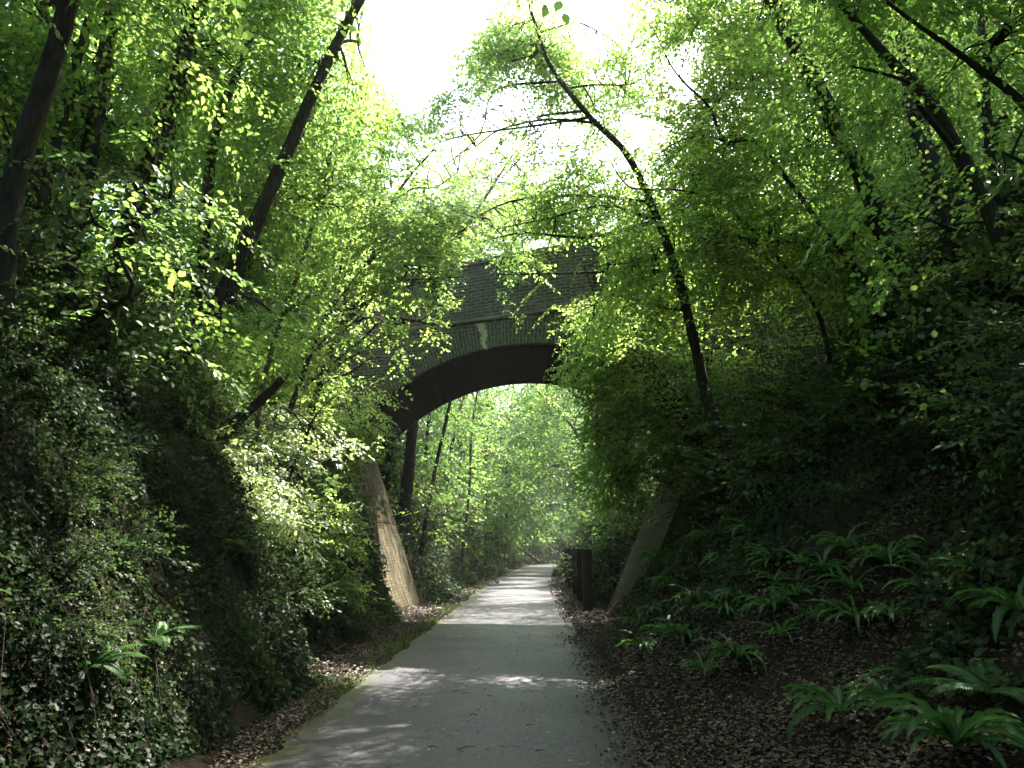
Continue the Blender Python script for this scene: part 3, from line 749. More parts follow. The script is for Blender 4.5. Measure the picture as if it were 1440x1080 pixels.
hero_tree('tree', 'bright leafy tree on the left bank closest to the bridge', [(415, 650, 16, 16), (450, 540, 16, 14), (500, 400, 16, 11), (530, 260, 16, 8), (545, 180, 16, 4)],
          [(545, 270, 15.8, 95, 110, 1.4, 34), (550, 405, 15.6, 60, 60, 1.2, 15), (525, 190, 15.6, 70, 60, 1.2, 12), (490, 420, 15.4, 70, 80, 1.1, 20), (610, 330, 16, 60, 50, 1, 11), (470, 330, 16, 90, 90, 1.2, 26), (550, 340, 15.4, 70, 70, .9, 30), (572, 410, 15, 45, 60, .5, 30), (585, 350, 15, 50, 40, .5, 30), (590, 450, 15.2, 30, 40, .4, 16), (560, 480, 15.2, 40, 35, .4, 14), (520, 430, 15.2, 70, 60, .9, 26), (535, 510, 15.6, 45, 40, .8, 12), (500, 600, 16.8, 60, 60, .6, 26), (430, 520, 15.5, 80, 70, 1, 20), (450, 620, 16.2, 60, 50, .8, 12)], kind='fine', leaf_m='leaf_far', group=G_L, top=0)
hero_tree('tree', 'slim tree with light crown leaning over the left of the parapet', [(400, 600, 14.5, 11), (470, 420, 14.5, 9), (560, 270, 14.5, 6), (610, 210, 14.5, 4)],
          [(625, 250, 14.2, 80, 90, 1.2, 26), (560, 190, 14.2, 60, 50, 1.1, 9), (640, 310, 14.4, 60, 40, 1, 9), (580, 330, 14.2, 60, 60, 1, 22), (572, 405, 12.2, 42, 60, .5, 17), (588, 335, 12.4, 48, 38, .4, 11), (572, 480, 12.6, 30, 38, .4, 11), (600, 415, 12.3, 32, 62, .4, 20), (610, 350, 12.5, 36, 30, .4, 9), (560, 420, 14.4, 45, 45, .7, 14), (640, 340, 14.6, 40, 25, .7, 8)], kind='fine', leaf_m='leaf_far', group=G_L, top=0)

hero_tree('tree', 'tall thin curved trunk arching from right bank over the path', [(1062, 720, 13, 26), (1035, 640, 13, 25), (1000, 580, 13, 22), (976, 480, 13, 19), (951, 380, 13, 17), (915, 285, 13, 15), (880, 215, 13, 13), (830, 165, 13, 11), (775, 95, 13, 9), (755, 40, 13, 7)],
          [(760, 90, 14, 80, 80, 1.1, 32), (715, 50, 14, 50, 50, .8, 14), (850, 60, 14, 60, 60, .9, 12), (700, 200, 14, 120, 90, 1.2, 30), (740, 320, 14, 100, 80, 1.1, 24), (745, 385, 14.4, 50, 60, .5, 22), (700, 310, 14.6, 100, 40, .8, 30), (650, 215, 16.4, 80, 45, .8, 24), (720, 240, 16.2, 60, 50, .8, 16), (720, 335, 14.8, 90, 25, .5, 20), (640, 200, 14.6, 70, 50, .9, 14), (870, 120, 14, 80, 90, 1.2, 12), (850, 300, 14.2, 90, 90, 1.1, 22), (860, 430, 14.2, 70, 80, 1.0, 18)], kind='fine', leaf_m='leaf_far', top=1.2, group=G_R, ivy=0.35)
hero_tree('sapling', 'slender stem arching left behind the curved trunk', [(1170, 520, 12.5, 9), (1150, 440, 12.5, 8.5), (1112, 385, 12.5, 8), (1060, 325, 12.5, 7), (1010, 285, 12.5, 6), (960, 268, 12.5, 5), (900, 266, 12.5, 4)],
          [(960, 370, 12.6, 110, 100, 1.2, 28), (1000, 300, 12.6, 90, 70, 1.1, 14), (880, 380, 12.8, 80, 80, 1, 15)], kind='fine', leaf_m='leaf_far', cat='sapling', top=.5, group=G_R, sides=6)
hero_tree('tree', 'slender kinked stem right of the curved trunk', [(1250, 440, 12, 13), (1187, 357, 12, 12), (1160, 325, 12, 11), (1103, 247, 12, 10), (1057, 197, 12, 9), (1020, 200, 12, 7), (997, 150, 12, 6), (966, 120, 12, 5)],
          [(1010, 240, 12.2, 110, 100, 1.2, 26), (1050, 130, 12.2, 100, 80, 1.2, 14), (960, 90, 12.2, 60, 70, 1.0, 9), (1000, 150, 12.9, 90, 70, 1, 20), (950, 210, 12.4, 70, 60, .8, 14), (1090, 350, 12, 100, 80, 1.1, 18)], kind='fine', leaf_m='leaf_far', top=.8, group=G_R, sides=7)
hero_tree('tree', 'thick dark leaning trunk reaching the top edge right of centre', [(1290, 500, 11.2, 44), (1270, 400, 11.2, 42), (1240, 320, 11.2, 38), (1215, 250, 11.2, 37), (1190, 210, 11.2, 35), (1147, 117, 11.2, 34), (1115, 60, 11.2, 33), (1080, -10, 11.2, 32)],
          [(1080, 60, 13.2, 140, 100, 1.2, 30), (1130, 230, 13.2, 120, 110, 1.2, 24), (1180, 350, 13, 110, 80, 1.1, 22), (1020, 30, 13.4, 80, 70, 1, 18), (1170, 170, 10.2, 60, 50, .5, 4), (1000, -110, 11, 160, 80, 1.5, 14)], group=G_R)
hero_tree('tree', 'dark slanting trunk in the upper right quarter', [(1425, 400, 8.6, 32), (1392, 300, 8.6, 31), (1373, 265, 8.6, 30), (1340, 200, 8.6, 27), (1307, 140, 8.6, 24), (1260, 93, 8.6, 20), (1210, 37, 8.6, 15)],
          [(1230, 70, 10, 140, 90, 1.1, 18), (1290, 180, 9.8, 120, 80, 1.0, 14), (1270, 310, 9.6, 100, 90, .9, 12), (1330, 330, 7.9, 90, 60, .5, 5), (1230, 120, 7.8, 80, 40, .5, 4), (1180, -70, 8.4, 160, 70, 1.3, 12)], group=G_R)
hero_tree('tree', 'broad shaded trunk behind the slanting trunk on the right', [(1360, 460, 12.5, 42), (1340, 340, 12.5, 40), (1313, 250, 12.5, 36), (1290, 170, 12.5, 32), (1270, 60, 12.5, 26)],
          [(1330, 250, 14, 130, 120, 1.3, 28), (1260, 120, 14, 120, 100, 1.3, 22), (1400, 120, 14, 110, 110, 1.3, 20)], group=G_R, ivy=1.2)
hero_tree('tree', 'branchy tree at the top right corner', [(1520, 330, 7.2, 30), (1480, 220, 7.2, 26), (1440, 147, 7.2, 18), (1377, 97, 7.2, 14), (1327, 60, 7.2, 11), (1270, 20, 7.2, 8)],
          [(1390, 70, 7.2, 110, 90, .9, 10), (1430, 230, 7.0, 90, 90, .8, 8), (1300, -60, 7, 150, 60, 1, 9), (1250, -200, 7.5, 220, 110, 1.2, 26), (1000, -260, 8, 220, 120, 1.4, 26)], group=G_R)  # last two crown masses lie out of view, added for shade
hero_tree('tree', 'straight narrow trunk near the right edge', [(1430, 520, 10, 24), (1412, 400, 10, 22), (1400, 300, 10, 20), (1388, 165, 10, 18), (1380, 40, 10, 14)],
          [(1410, 330, 9.8, 90, 110, 1.1, 14), (1380, 430, 9.6, 110, 60, 1.0, 10), (1440, 150, 10, 90, 120, 1.1, 12)], group=G_R, ivy=0.8)
hero_tree('tree', 'dense leafy small tree against the right side of the arch', [(1030, 730, 14.6, 11), (985, 620, 14.8, 9), (925, 520, 15.2, 7), (875, 440, 15.2, 5)],
          [(855, 480, 15.0, 75, 90, 1.0, 26), (930, 470, 15, 100, 100, 1.2, 28), (870, 610, 15.2, 60, 90, .9, 20), (970, 580, 15, 90, 80, .9, 26), (835, 560, 15.6, 35, 80, .7, 14), (875, 680, 15.6, 34, 50, .5, 10), (965, 640, 15.2, 60, 45, .6, 20), (1000, 680, 14.6, 60, 50, .6, 14), (900, 560, 15, 80, 60, 1, 20), (1040, 520, 14.8, 90, 90, .9, 24)], kind='fine', leaf_m='leaf_far', per=4, top=.6, group=G_R)
hero_tree('tree', 'thick ivy clad trunk seen through the left of the arch', [(566, 760, 26, 26), (572, 690, 26, 23), (580, 600, 26, 20), (588, 480, 26, 17), (592, 380, 26, 12)],
          [(600, 330, 27, 80, 60, 2, 12), (575, 700, 26, 22, 60, .5, 6)], kind='far', leaf_m='leaf_far', ivy=1.2)

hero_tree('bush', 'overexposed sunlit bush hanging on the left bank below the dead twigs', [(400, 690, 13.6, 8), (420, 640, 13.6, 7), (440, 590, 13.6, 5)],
          [(440, 595, 13.6, 60, 45, .4, 20), (470, 560, 13.9, 40, 30, .4, 9), (400, 580, 13.4, 35, 30, .3, 7)], kind='shrub', leaf_m='sun_glare', cat='bush', top=0, group=G_L, sides=6, per=6, spread=.3)
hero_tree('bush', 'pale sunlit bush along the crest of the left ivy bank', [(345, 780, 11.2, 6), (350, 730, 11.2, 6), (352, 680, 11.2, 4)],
          [(355, 690, 11.2, 45, 55, .35, 15), (322, 640, 11.1, 28, 40, .3, 8), (385, 725, 11.6, 30, 30, .3, 6)], kind='shrub', leaf_m='sun_glare', cat='bush', top=0, group=G_L, sides=6, per=6, spread=.28)
hero_tree('bush', 'broad green sunlit bush filling the hollow beside the left abutment', [(450, 800, 14.4, 8), (450, 760, 14.4, 7), (450, 720, 14.4, 5)],
          [(440, 725, 14.2, 70, 35, .5, 20), (495, 745, 14.8, 40, 35, .4, 10), (420, 780, 14, 50, 40, .4, 9), (480, 810, 14.6, 50, 40, .4, 9)], kind='shrub', leaf_m='leaf_far', cat='bush', top=0, group=G_L, sides=6, per=6, spread=.3)
for nm, p_ in (('thin dark stem leaning right seen under the left of the arch', [(596, 750, 28, 8), (612, 660, 28, 7), (634, 560, 28, 6), (650, 460, 28, 5)]),
               ('straight pole stem in the middle of the arch opening', [(697, 775, 62, 5), (699, 690, 62, 4.5), (705, 600, 62, 4), (698, 520, 62, 3)]),
               ('second pole stem close right of the straight one in the arch', [(711, 775, 66, 4.5), (713, 690, 66, 4), (716, 600, 66, 3.5), (728, 500, 66, 3)]),
               ('thin stem left of the poles in the arch opening', [(652, 760, 40, 5), (660, 690, 40, 4.5), (664, 600, 40, 4), (680, 500, 40, 3)]),
               ('forked stem against the dark shrubs under the arch', [(682, 775, 54, 4.5), (684, 700, 54, 4), (680, 620, 54, 3.5), (662, 540, 54, 3)])):
    hero_tree('sapling', nm, p_, [(p_[-1][0], p_[-1][1] - 30, p_[-1][2] + 1, 40, 60, 1.2, 5)], kind='far', leaf_m='leaf_far', cat='sapling', sides=6, group='thin stems seen through the arch')
for a_, k_ in HERO: build_hero(*a_, **k_)
# trees beyond the bridge
LB = 'leafy tree beyond the bridge lining the left of the path'; RB_ = 'leafy tree beyond the bridge lining the right of the path'
for x, y, h in ((-5.2, 29, 11), (-4.6, 33, 9), (-6.5, 36, 13), (-4.4, 40, 9), (-5.6, 45, 12), (-3.9, 50, 9), (-5, 56, 12), (-3.4, 62, 10), (-3.6, 70, 12), (-1.6, 78, 11), (-2.4, 88, 13), (0.2, 97, 12), (2.5, 106, 14), (5.5, 112, 13), (-2, 112, 14), (9, 118, 14)):
    bank_tree('tree', LB, x, y, h, 3.0, .02, 84, 'far', 'trees lining the left beyond the bridge', (1.8, 0), per=5, r0=.11, scl=1 if y < 48 else 1.6, leaf_m='leaf_mid')
for x, y, h in ((4.6, 27, 9), (4.4, 32, 10), (5.8, 36, 12), (4.6, 41, 9), (5.6, 47, 12), (5.2, 54, 11), (6.2, 62, 12), (7.2, 71, 12), (8.8, 82, 13), (10.5, 94, 13), (12.5, 104, 14), (14, 114, 14)):
    bank_tree('tree', RB_, x, y, h, 3.0, .02, 84, 'far', 'trees lining the right beyond the bridge', (-2.2, 0), per=5, r0=.11, scl=1 if y < 48 else 1.6, leaf_m='leaf_mid')
for x, y, h, ln in ((4.4, 43, 8.5, -4.5), (-4.4, 51, 9, 4.6), (5.4, 58, 9.5, -5), (-4.0, 66, 10, 5), (6.5, 76, 10, -5)):
    bank_tree('tree', 'low tree arching right over the path far beyond the bridge', x, y, h, 3.0, .35, 90, 'far', 'trees arching over the path beyond the bridge', (ln, 0), per=6, scl=1.25, leaf_m='leaf_mid')
bank_tree('tree', 'tall tree leaning over the path from the left behind the parapet', -5.4, 31, 12.5, 3.6, .45, 90, 'far', None, (5, 0), per=6)
bank_tree('tree', 'leafy tree just behind the left end of the parapet', -4.9, 27.3, 13, 3.4, .5, 100, 'far', None, (4.4, 0), per=6)
bank_tree('tree', 'tall tree leaning over the path from the right behind the parapet', 5.2, 36, 12.5, 3.6, .45, 80, 'far', None, (-4.5, 0), per=6)
# road level trees behind the parapet
for x, y, h in ((-7.5, 27.5, 9), (-11, 25, 11), (-9, 33, 12), (7.2, 26, 9), (10.5, 23, 11), (9, 31, 12), (-4, 44, 13)):
    bank_tree('tree', 'pale green tree rising behind the bridge parapet', x, y, h, 3.2, .1, 60, 'far', 'trees behind the bridge parapet', per=6)
# trees on top of the banks either side
for x, y, h in ((-9.5, 6, 11), (-11.5, 9.5, 12), (-10, 13, 12), (-13, 15, 13), (-9.2, 17.5, 10), (-12.5, 20, 12), (-15, 11, 13), (-14, 5, 13)):
    bank_tree('tree', 'shaded tree standing at the top of the left bank', x, y, h, 3.4, .12, 70, 'far', 'trees along the top of the left bank', (1.2, 0), per=7, r0=.17, leaf_m='leaf_far')
for x, y, h in ((11, 7, 11), (12.5, 10.5, 12), (10.8, 13, 12), (14, 15, 13), (9.8, 17.5, 10), (13.5, 19.5, 12), (16, 11.5, 13), (15.5, 7, 13)):
    bank_tree('tree', 'shaded tree standing at the top of the right bank', x, y, h, 3.4, .12, 70, 'far', 'trees along the top of the right bank', (-1.2, 0), per=7, r0=.17, leaf_m='leaf_far')

# unseen trees added behind and above the viewpoint to shade path and banks
wood_ = MB(); lf = MB()
for x, y in ((-6, -2), (-5, 1.5), (5.5, 1.5), (6.5, -2), (0.5, -5), (-3, -8), (4, -9), (-8, 1), (8.5, 3), (1.5, -1.5), (-2.5, -2)):
    z0 = float(H(x, y)); TP = catmull([np.array([x, y, z0 - .2]), np.array([x * .95, y, z0 + 5]), np.array([x * .7, y + .3, z0 + 10])], 5)
    TR = np.linspace(.2, .05, len(TP)); tube(wood_, TP, TR, 7)
    crown_from(TP, TR, [(np.array([x * .7, y, z0 + 7.0]), (3, 3, 3), 60), (np.array([x * .4, y, 11.5]), (3, 3, 1.5), 50)], wood_, lf, 'far', 5, .7)
for c_, a_, n_ in (((.6, 10.2, 11.6), (3.2, 1.6, .6), 170), ((-2.5, 8.3, 10.2), (2.4, 1.8, .5), 120), ((-3.4, 4.0, 8.2), (2.2, 2.4, .9), 70), ((0, 4.5, 8.6), (2.2, 2.2, .8), 60), ((3.6, 4.5, 8.2), (2.2, 2.4, .9), 60), ((-5.5, 6.0, 9.5), (2, 2, .8), 50)):
    C_ = rand_in_ell(n_, np.array(c_), np.array(a_)); m_ = n_ * 5
    place_sprays(lf, np.repeat(C_, 5, 0) + rng.normal(0, .5, (m_, 3)), rng.uniform(0, 6.28, m_), rng.normal(-.2, .3, m_), rng.normal(0, .4, m_), rng.uniform(.8, 1.3, m_), 'tree' if c_[1] > 7 else 'far')
    bp_ = branch_path(np.array([c_[0] * 1.6 + .5, c_[1] - 3.5, c_[2] + .6]), np.array(c_)); tube(wood_, bp_, np.linspace(.04, .006, len(bp_)), 5)
for f_, m_ in wood_.f: lf.f.append((f_ + lf.n, 1))
lf.v += wood_.v; lf.a += wood_.a; lf.uv += wood_.uv; lf.n += wood_.n
tag(lf.build('shade_canopy', [M['leaf'], M['bark']]), 'unseen tree crowns added behind and above the viewpoint for shade', None, None, 'stuff')

# ================================================================== shrubs
def shrub_proto(name, r, h, n, kind, leaf_m, leafkind=6, per=1, wide=1.0):
    root = empty(name, (0, 0, 0)); wood = MB(); lf = MB()
    tips = []
    for k in range(9):
        a = rng.uniform(0, 6.28); rr = r * rng.uniform(.2, .8)
        tip = np.array([math.cos(a) * rr, math.sin(a) * rr, h * rng.uniform(.5, .95)])
        P_ = catmull([np.array([0, 0, -.2]), tip * [.3, .3, .55], tip], 4); tube(wood, P_, np.linspace(.014, .004, len(P_)), 5)
    u = norm(rng.normal(0, 1, (n, 3))); u[:, 2] = np.abs(u[:, 2]); q = rng.random(n) ** .35
    lump = 1 + .45 * np.sin(u[:, 0] * 5 + r) * np.sin(u[:, 1] * 4 + 1)
    P_ = u * (q * lump)[:, None] * [r, r, h * .9] + [0, 0, .05 * h]
    az = np.arctan2(u[:, 1], u[:, 0]) + rng.normal(0, .7, n); pit = rng.normal(-.1, .45, n) + u[:, 2] * .4
    place_sprays(lf, P_, az, pit, rng.normal(0, .5, n), rng.uniform(.6, 1.2, n), kind, 0, leafkind, 1, False, None, wide)
    wood.build('stems', [M['twig']], root); lf.build('foliage', [M[leaf_m], M['twig']], root)
    return root
protos = {}
used = set()
def put(key, x, y, sc, label, group, sink=.1, rz=None, cat='shrub'):
    p = protos[key]; z = float(H(x, y)) - sink
    rz = rng.uniform(0, 6.28) if rz is None else rz
    if key not in used:
        used.add(key); p.location = (x, y, z); p.rotation_euler = (0, 0, rz); p.scale = (sc, sc, sc); tag(p, label, cat, group); return p
    return tag(copy_tree(p, (x, y, z), rz, sc, label, group), label, cat, group)
for k, a in (('a', ('shrub', .75, .9, 75, 'shrub', 'shrub')), ('b', ('shrub', .6, 1.2, 75, 'shrub', 'shrub')), ('c', ('shrub', .9, .8, 80, 'shrub', 'ivy', 5)),
             ('d', ('shrub', .7, 1.0, 60, 'big', 'shrub')), ('e', ('shrub', .5, .6, 40, 'shrub', 'ivy', 5)), ('f', ('shrub', .8, 1.1, 75, 'fine', 'shrub'))):
    protos[k] = shrub_proto(*a)
def ground_hit(px, py, y0=2.5):
    d = FW + RT * ((px - 720) / F) + UP * ((540 - py) / F); d = d / d[1]
    y = y0
    while y < 90:
        p = CAM + d * y
        if p[2] <= H(p[0], p[1]): return p
        y += .05
    return CAM + d * 15
def put_px(key, px, py, sc, label, group=None, sink=.15, **k):
    p = ground_hit(px, py); return put(key, p[0], p[1], sc, label, group, sink, **k)
# named ones
put('a', -4.55, 13.6, 1.0, 'sunlit white glaring bush on the left bank before the bridge', None)
put('d', -4.2, 14.8, 1.15, 'rounded green bush below the glaring bush by the left abutment', None)
put('f', -5.0, 12.0, .9, 'bush with pale sunlit tips above the ivy bank on the left', None)
put('b', -3.75, 16.2, .8, 'dark bush tucked against the foot of the left abutment', None)
for x, y, s in ((-3.6, 12.3, .8), (-3.9, 13.6, .9), (-3.5, 15.0, .75), (-3.4, 17.6, .6), (-4.6, 17, 1.1), (-5.6, 15.5, 1.2), (-6, 13.5, 1.2), (-5.4, 10.4, 1.1), (-6.3, 11.5, 1.2), (-5.0, 8.6, 1.0), (-5.8, 7.2, 1.1), (-6.6, 9, 1.2), (-4.9, 6.3, .9), (-7, 14.8, 1.3), (-6.9, 6, 1.2), (-6.4, 17.3, 1.2)):
    put('abcdef'[rng.integers(6)], x, y, s * rng.uniform(.85, 1.1), 'leafy shrub growing on the shaded left bank', 'shrubs on the left bank')
for i in range(48):      # low brambles and seedlings growing through the ivy of the near left bank
    y = rng.uniform(3.2, 10.5); u = rng.uniform(.75, 3.6)
    put('abdef'[rng.integers(5)], float(pc(y)) - PW - u, y, rng.uniform(.28, .6), 'low bramble growing through the ivy on the left bank', 'brambles in the ivy on the left bank', cat='bramble')
for i in range(88):
    y = rng.uniform(6.5, 17.3); v = rng.uniform(2.5, 8.0)
    x = .8 + v
    if y < 8 and v < 3.0: continue
    if y > 15 and v < 3.2: continue
    put('abcdef'[rng.integers(6)], x, y, rng.uniform(.65, 1.2), 'dark leafy shrub growing on the shaded right bank', 'shrubs on the right bank')
for x, y, s_ in ((-3.75, 18.6, .65), (-4.2, 18.2, .9), (-3.5, 19.0, .4), (-4.6, 18.8, 1.0), (-3.9, 17.6, .7)):
    put('ce'[rng.integers(2)], x, y, s_, 'ivy bush growing up the edge of the left abutment', 'ivy bushes at the left abutment')
for x, y, s_ in ((3.5, 15.6, .6), (3.7, 15.0, .8), (3.3, 14.2, .8), (4.1, 15.2, 1.0)):
    put('abdf'[rng.integers(4)], x, y, s_, 'leafy shrub hiding the foot of the right abutment', 'shrubs before the right abutment')
for x, y, s_ in ((3.3, 22.9, .8), (3.0, 23.8, .8), (3.7, 24.3, 1.2), (3.1, 25.2, .9), (2.95, 26.6, .8), (3.9, 26.2, 1.4), (3.0, 28, .85), (3.5, 30, 1.2)):
    put('ce'[rng.integers(2)] if s_ < 1.1 else 'c', x, y, s_, 'dark ivy clad bush behind the end of the timber fence', 'ivy bushes behind the fence')
for i in range(12):
    y = rng.uniform(88, 104); put('abdf'[rng.integers(4)], float(pc(y)) - PW - rng.uniform(.6, 4), y, rng.uniform(1.8, 2.8), 'bright bush closing the view at the far bend of the path', 'bushes at the far bend')
put_px('f', 1160, 440, .9, 'shrub with pale bluish leaves catching light high on the right bank')
for i in range(40):
    y = 25 + 55 * rng.random() ** 1.3; u = rng.uniform(.9, 4)
    put('acecf'[rng.integers(5)], float(pc(y)) - PW - u, y, rng.uniform(.9, 1.7), 'shrub beside the path beyond the bridge on its left', 'shrubs beyond the bridge on the left')
for i in range(34):
    y = 23.5 + 55 * rng.random() ** 1.3; u = rng.uniform(1.5, 4)
    put('acecb'[rng.integers(5)], float(pc(y)) + PW + u, y, rng.uniform(.9, 1.7), 'shrub behind the timber fence beyond the bridge', 'shrubs beyond the bridge on the right')

# bare sunlit dead branch in front of the bridge on the left
root = empty('dead_branch', at(470, 520, 14), 'bare pale dead branch with forked twigs on the left bank', 'branch')
mb = MB(); o_ = at(470, 520, 14)
for pts, r in (([(395, 540), (430, 500), (470, 478), (520, 470), (548, 486)], .022), ([(470, 478), (500, 460), (540, 455), (572, 470)], .012), ([(500, 474), (520, 495), (535, 515)], .010), ([(505, 470), (530, 440), (560, 428)], .010), ([(450, 488), (465, 520), (480, 545)], .009), ([(520, 462), (545, 470), (560, 490)], .007)):
    P_ = catmull([at(a, b, 14 + .25 * math.sin(a * .05)) for a, b in pts], 4); tube(mb, P_, np.linspace(r, r * .4, len(P_)), 5)
mb.build('limb', [M['bark_pale']], root, o_, True)
root = empty('snapped_trunk', at(330, 600, 12.2), 'brown snapped leaning trunk above the sunlit ivy', 'dead trunk'); o_ = at(330, 600, 12.2)
mb = MB(); P_ = catmull([at(300, 625, 12.2), at(335, 590, 12.2), at(365, 565, 12.2), at(398, 532, 12.2)], 4); tube(mb, P_, np.linspace(.11, .06, len(P_)), 8, 0, .5, .1)
mb.build('stump', [M['bark']], root, o_, True)
P_ = catmull([at(728, 770, 56), at(738, 776, 56), at(748, 783, 56), at(757, 790, 56)], 4); P_[:, 2] = np.maximum(P_[:, 2], 0.1)
mb = MB(); tube(mb, P_, np.linspace(.07, .12, len(P_)), 7, 0, .5, .1)
tag(mb.build('fallen_branch', [M['bark_pale']], None, tuple(P_[-1]), True), 'pale fallen trunk sloping down to the left path edge far beyond the arch', 'branch')

# ================================================================== ferns
def strap(mb, az, L, w, lift, droop, tw=0.0, base=(0, 0, 0)):
    n = 26; s = np.linspace(0, 1, n); th = lift - droop * s ** 1.2
    dx = np.cos(th) * L / (n - 1); dz = np.sin(th) * L / (n - 1)
    r = np.concatenate([[0], np.cumsum(dx[:-1])]); z = np.concatenate([[0], np.cumsum(dz[:-1])])
    wd = w * np.interp(s, [0, .08, .25, .7, .9, 1], [.12, .3, .9, 1, .55, .03])
    ph = rng.uniform(0, 6); V = []
    for k, (a, e) in enumerate(((-1, .012), (-.5, .010), (0, -.004), (.5, .010), (1, .012))):
        ruf = .009 * abs(a) * np.sin(s * 38 + ph + a * 2) * wd / w
        lat = a * wd * (1 + .07 * abs(a) * np.sin(s * 44 + ph))
        V.append(np.column_stack([r * math.cos(az) - lat * math.sin(az), r * math.sin(az) + lat * math.cos(az), z + e * (wd / w) + ruf + tw * lat]))
    V = np.stack(V, 1).reshape(-1, 3) + np.asarray(base)
    i = np.arange(n - 1)[:, None] * 5; j = np.arange(4)[None, :]
    f = np.stack([i + j, i + j + 1, i + 5 + j + 1, i + 5 + j], -1).reshape(-1, 4)
    mid = np.tile([.35, .5, 1.0, .5, .35], n); mb.add(V, f, 0, np.clip(mid * rng.uniform(.6, 1.0), 0, 1))
def pinnate(mb, az, L, w, lift, droop):
    n = 26; s = np.linspace(.12, 1, n); ss = np.linspace(0, 1, 40); th = lift - droop * ss
    r = np.cumsum(np.cos(th)) * L / 40; z = np.cumsum(np.sin(th)) * L / 40
    P_ = np.column_stack([np.interp(s, ss, r) * math.cos(az), np.interp(s, ss, r) * math.sin(az), np.interp(s, ss, z)])
    T = norm(np.gradient(P_, axis=0)); side = np.array([-math.sin(az), math.cos(az), 0])
    ln = w * np.interp(s, [.1, .35, .8, 1], [.7, 1, .5, .08])
    for sg in (-1, 1):
        D = side * sg + T * .35 + np.array([0, 0, -.15]); add_leaves(mb, P_, D, np.cross(T, side) + rng.normal(0, .1, P_.shape), ln, 6, .34, np.full(n, rng.uniform(.3, .8)))
    tube(mb, np.vstack([[0, 0, 0], P_]), np.linspace(.004, .001, n + 1), 4, 0, .8)
def fern_proto(kind, n, L, w, seed):
    root = empty('fern', (0, 0, 0))
    for k in range(n):
        mb = MB(); az = k * 2.4 + rng.normal(0, .25); inner = k / n
        if kind == 'strap': strap(mb, az, L * rng.uniform(.7, 1.15), w * rng.uniform(.8, 1.15), rng.uniform(.35, .85) + .45 * inner, rng.uniform(1.1, 2.2), rng.normal(0, .3))
        else: pinnate(mb, az, L * rng.uniform(.8, 1.1), w, rng.uniform(.6, 1.0), rng.uniform(.9, 1.5))
        mb.build('frond', [M['fern']], root, (0, 0, 0), True)
    return root
for k, a in (('h1', ('strap', 26, .52, .023, 1)), ('h2', ('strap', 17, .50, .022, 2)), ('h3', ('strap', 13, .40, .018, 3)), ('h4', ('strap', 22, .44, .021, 4)), ('p1', ('pin', 9, .62, .12, 5)), ('p2', ('pin', 8, .5, .10, 6))):
    protos[k] = fern_proto(*a)
FR = 'hart\'s tongue ferns on the right bank'; FL = 'ferns on the left bank'
put_px('h1', 1345, 1072, 1.0, 'largest strap leaved fern at the bottom right corner', FR, -.06, rz=.4, cat='fern')
put_px('h2', 1185, 1030, 1.05, 'upright strap leaved fern at the bottom edge left of the largest fern', FR, -.10, rz=1.4, cat='fern')
put_px('h3', 1250, 1000, .8, 'small drooping fern between the two bottom ferns', FR, -.03, cat='fern')
put_px('h4', 1036, 950, .95, 'lone rounded fern clump on the leaf litter near the path', FR, -.12, cat='fern')
put_px('h1', 1205, 890, .85, 'wide strap leaved fern in the middle of the bare slope', FR, -.06, cat='fern')
put_px('h4', 1255, 880, .8, 'fern with broad upright fronds right of the wide slope fern', FR, -.06, cat='fern')
put_px('h2', 1432, 880, .95, 'fern arching in at the right edge above the largest fern', FR, -.06, cat='fern')
put_px('h3', 1100, 905, .75, 'tiny fern above the lone clump on the bare slope', FR, -.03, cat='fern')
put_px('h3', 1200, 840, .9, 'small fern above the wide slope fern', FR, -.04, cat='fern')
put_px('p2', 1120, 795, .7, 'feathery fern high on the bare slope', FR, -.04, cat='fern')
for px, py, s, k in ((960, 905, .95, 'h1'), (935, 900, .9, 'h2'), (1020, 870, .9, 'h2'), (975, 850, 1, 'h4'), (920, 870, .9, 'h1'), (1035, 850, .9, 'h4'), (945, 830, 1.1, 'h2'), (1020, 800, 1.1, 'h4'), (930, 795, 1.1, 'h1'), (1000, 765, 1.1, 'h2'), (1060, 760, 1.1, 'h1'), (900, 885, .9, 'h2'), (1090, 830, .8, 'h3'), (1300, 810, .8, 'h3')):
    put_px(k, px, py, s * .85, 'strap leaved fern in the dense drift before the right abutment', 'fern drift before the right abutment', -.05, cat='fern')
for px, py, s_, k in ((880, 905, .7, 'h3'), (905, 920, .8, 'h2'), (990, 955, .7, 'h3'), (1085, 870, .8, 'h1'), (1160, 820, .9, 'h4'), (1120, 850, .7, 'h2'), (1250, 800, .9, 'h1'), (1190, 780, .9, 'h2'), (1090, 800, .9, 'h4'), (1310, 850, .8, 'h2'), (1145, 880, .6, 'h3'), (1380, 830, .8, 'h4')):
    put_px(k, px, py, s_, 'strap leaved fern on the lower slope between path and bank', 'ferns along the foot of the right bank', -.05, cat='fern')
put_px('p1', 1400, 1000, .9, 'feathery fern behind the largest corner fern', FR, -.05, cat='fern')
put_px('p1', 215, 925, .72, 'feathery fern half way up the ivy bank on the left', FL, -.1, cat='fern')

put_px('p2', 125, 955, .8, 'yellowish fern in the ivy low on the left', FL, -.06, cat='fern')

put_px('p2', 330, 790, 1.1, 'fern on the sunlit edge of the left ivy bank', FL, -.06, cat='fern')
for px, py, s, k in ((430, 870, 1, 'h1'), (465, 855, 1, 'h4'), (500, 850, 1, 'h2'), (450, 810, 1.2, 'p1'), (490, 800, 1.2, 'h1')):
    put_px(k, px, py, s, 'fern among the shrubs in the hollow before the left abutment', 'ferns before the left abutment', -.05, cat='fern')

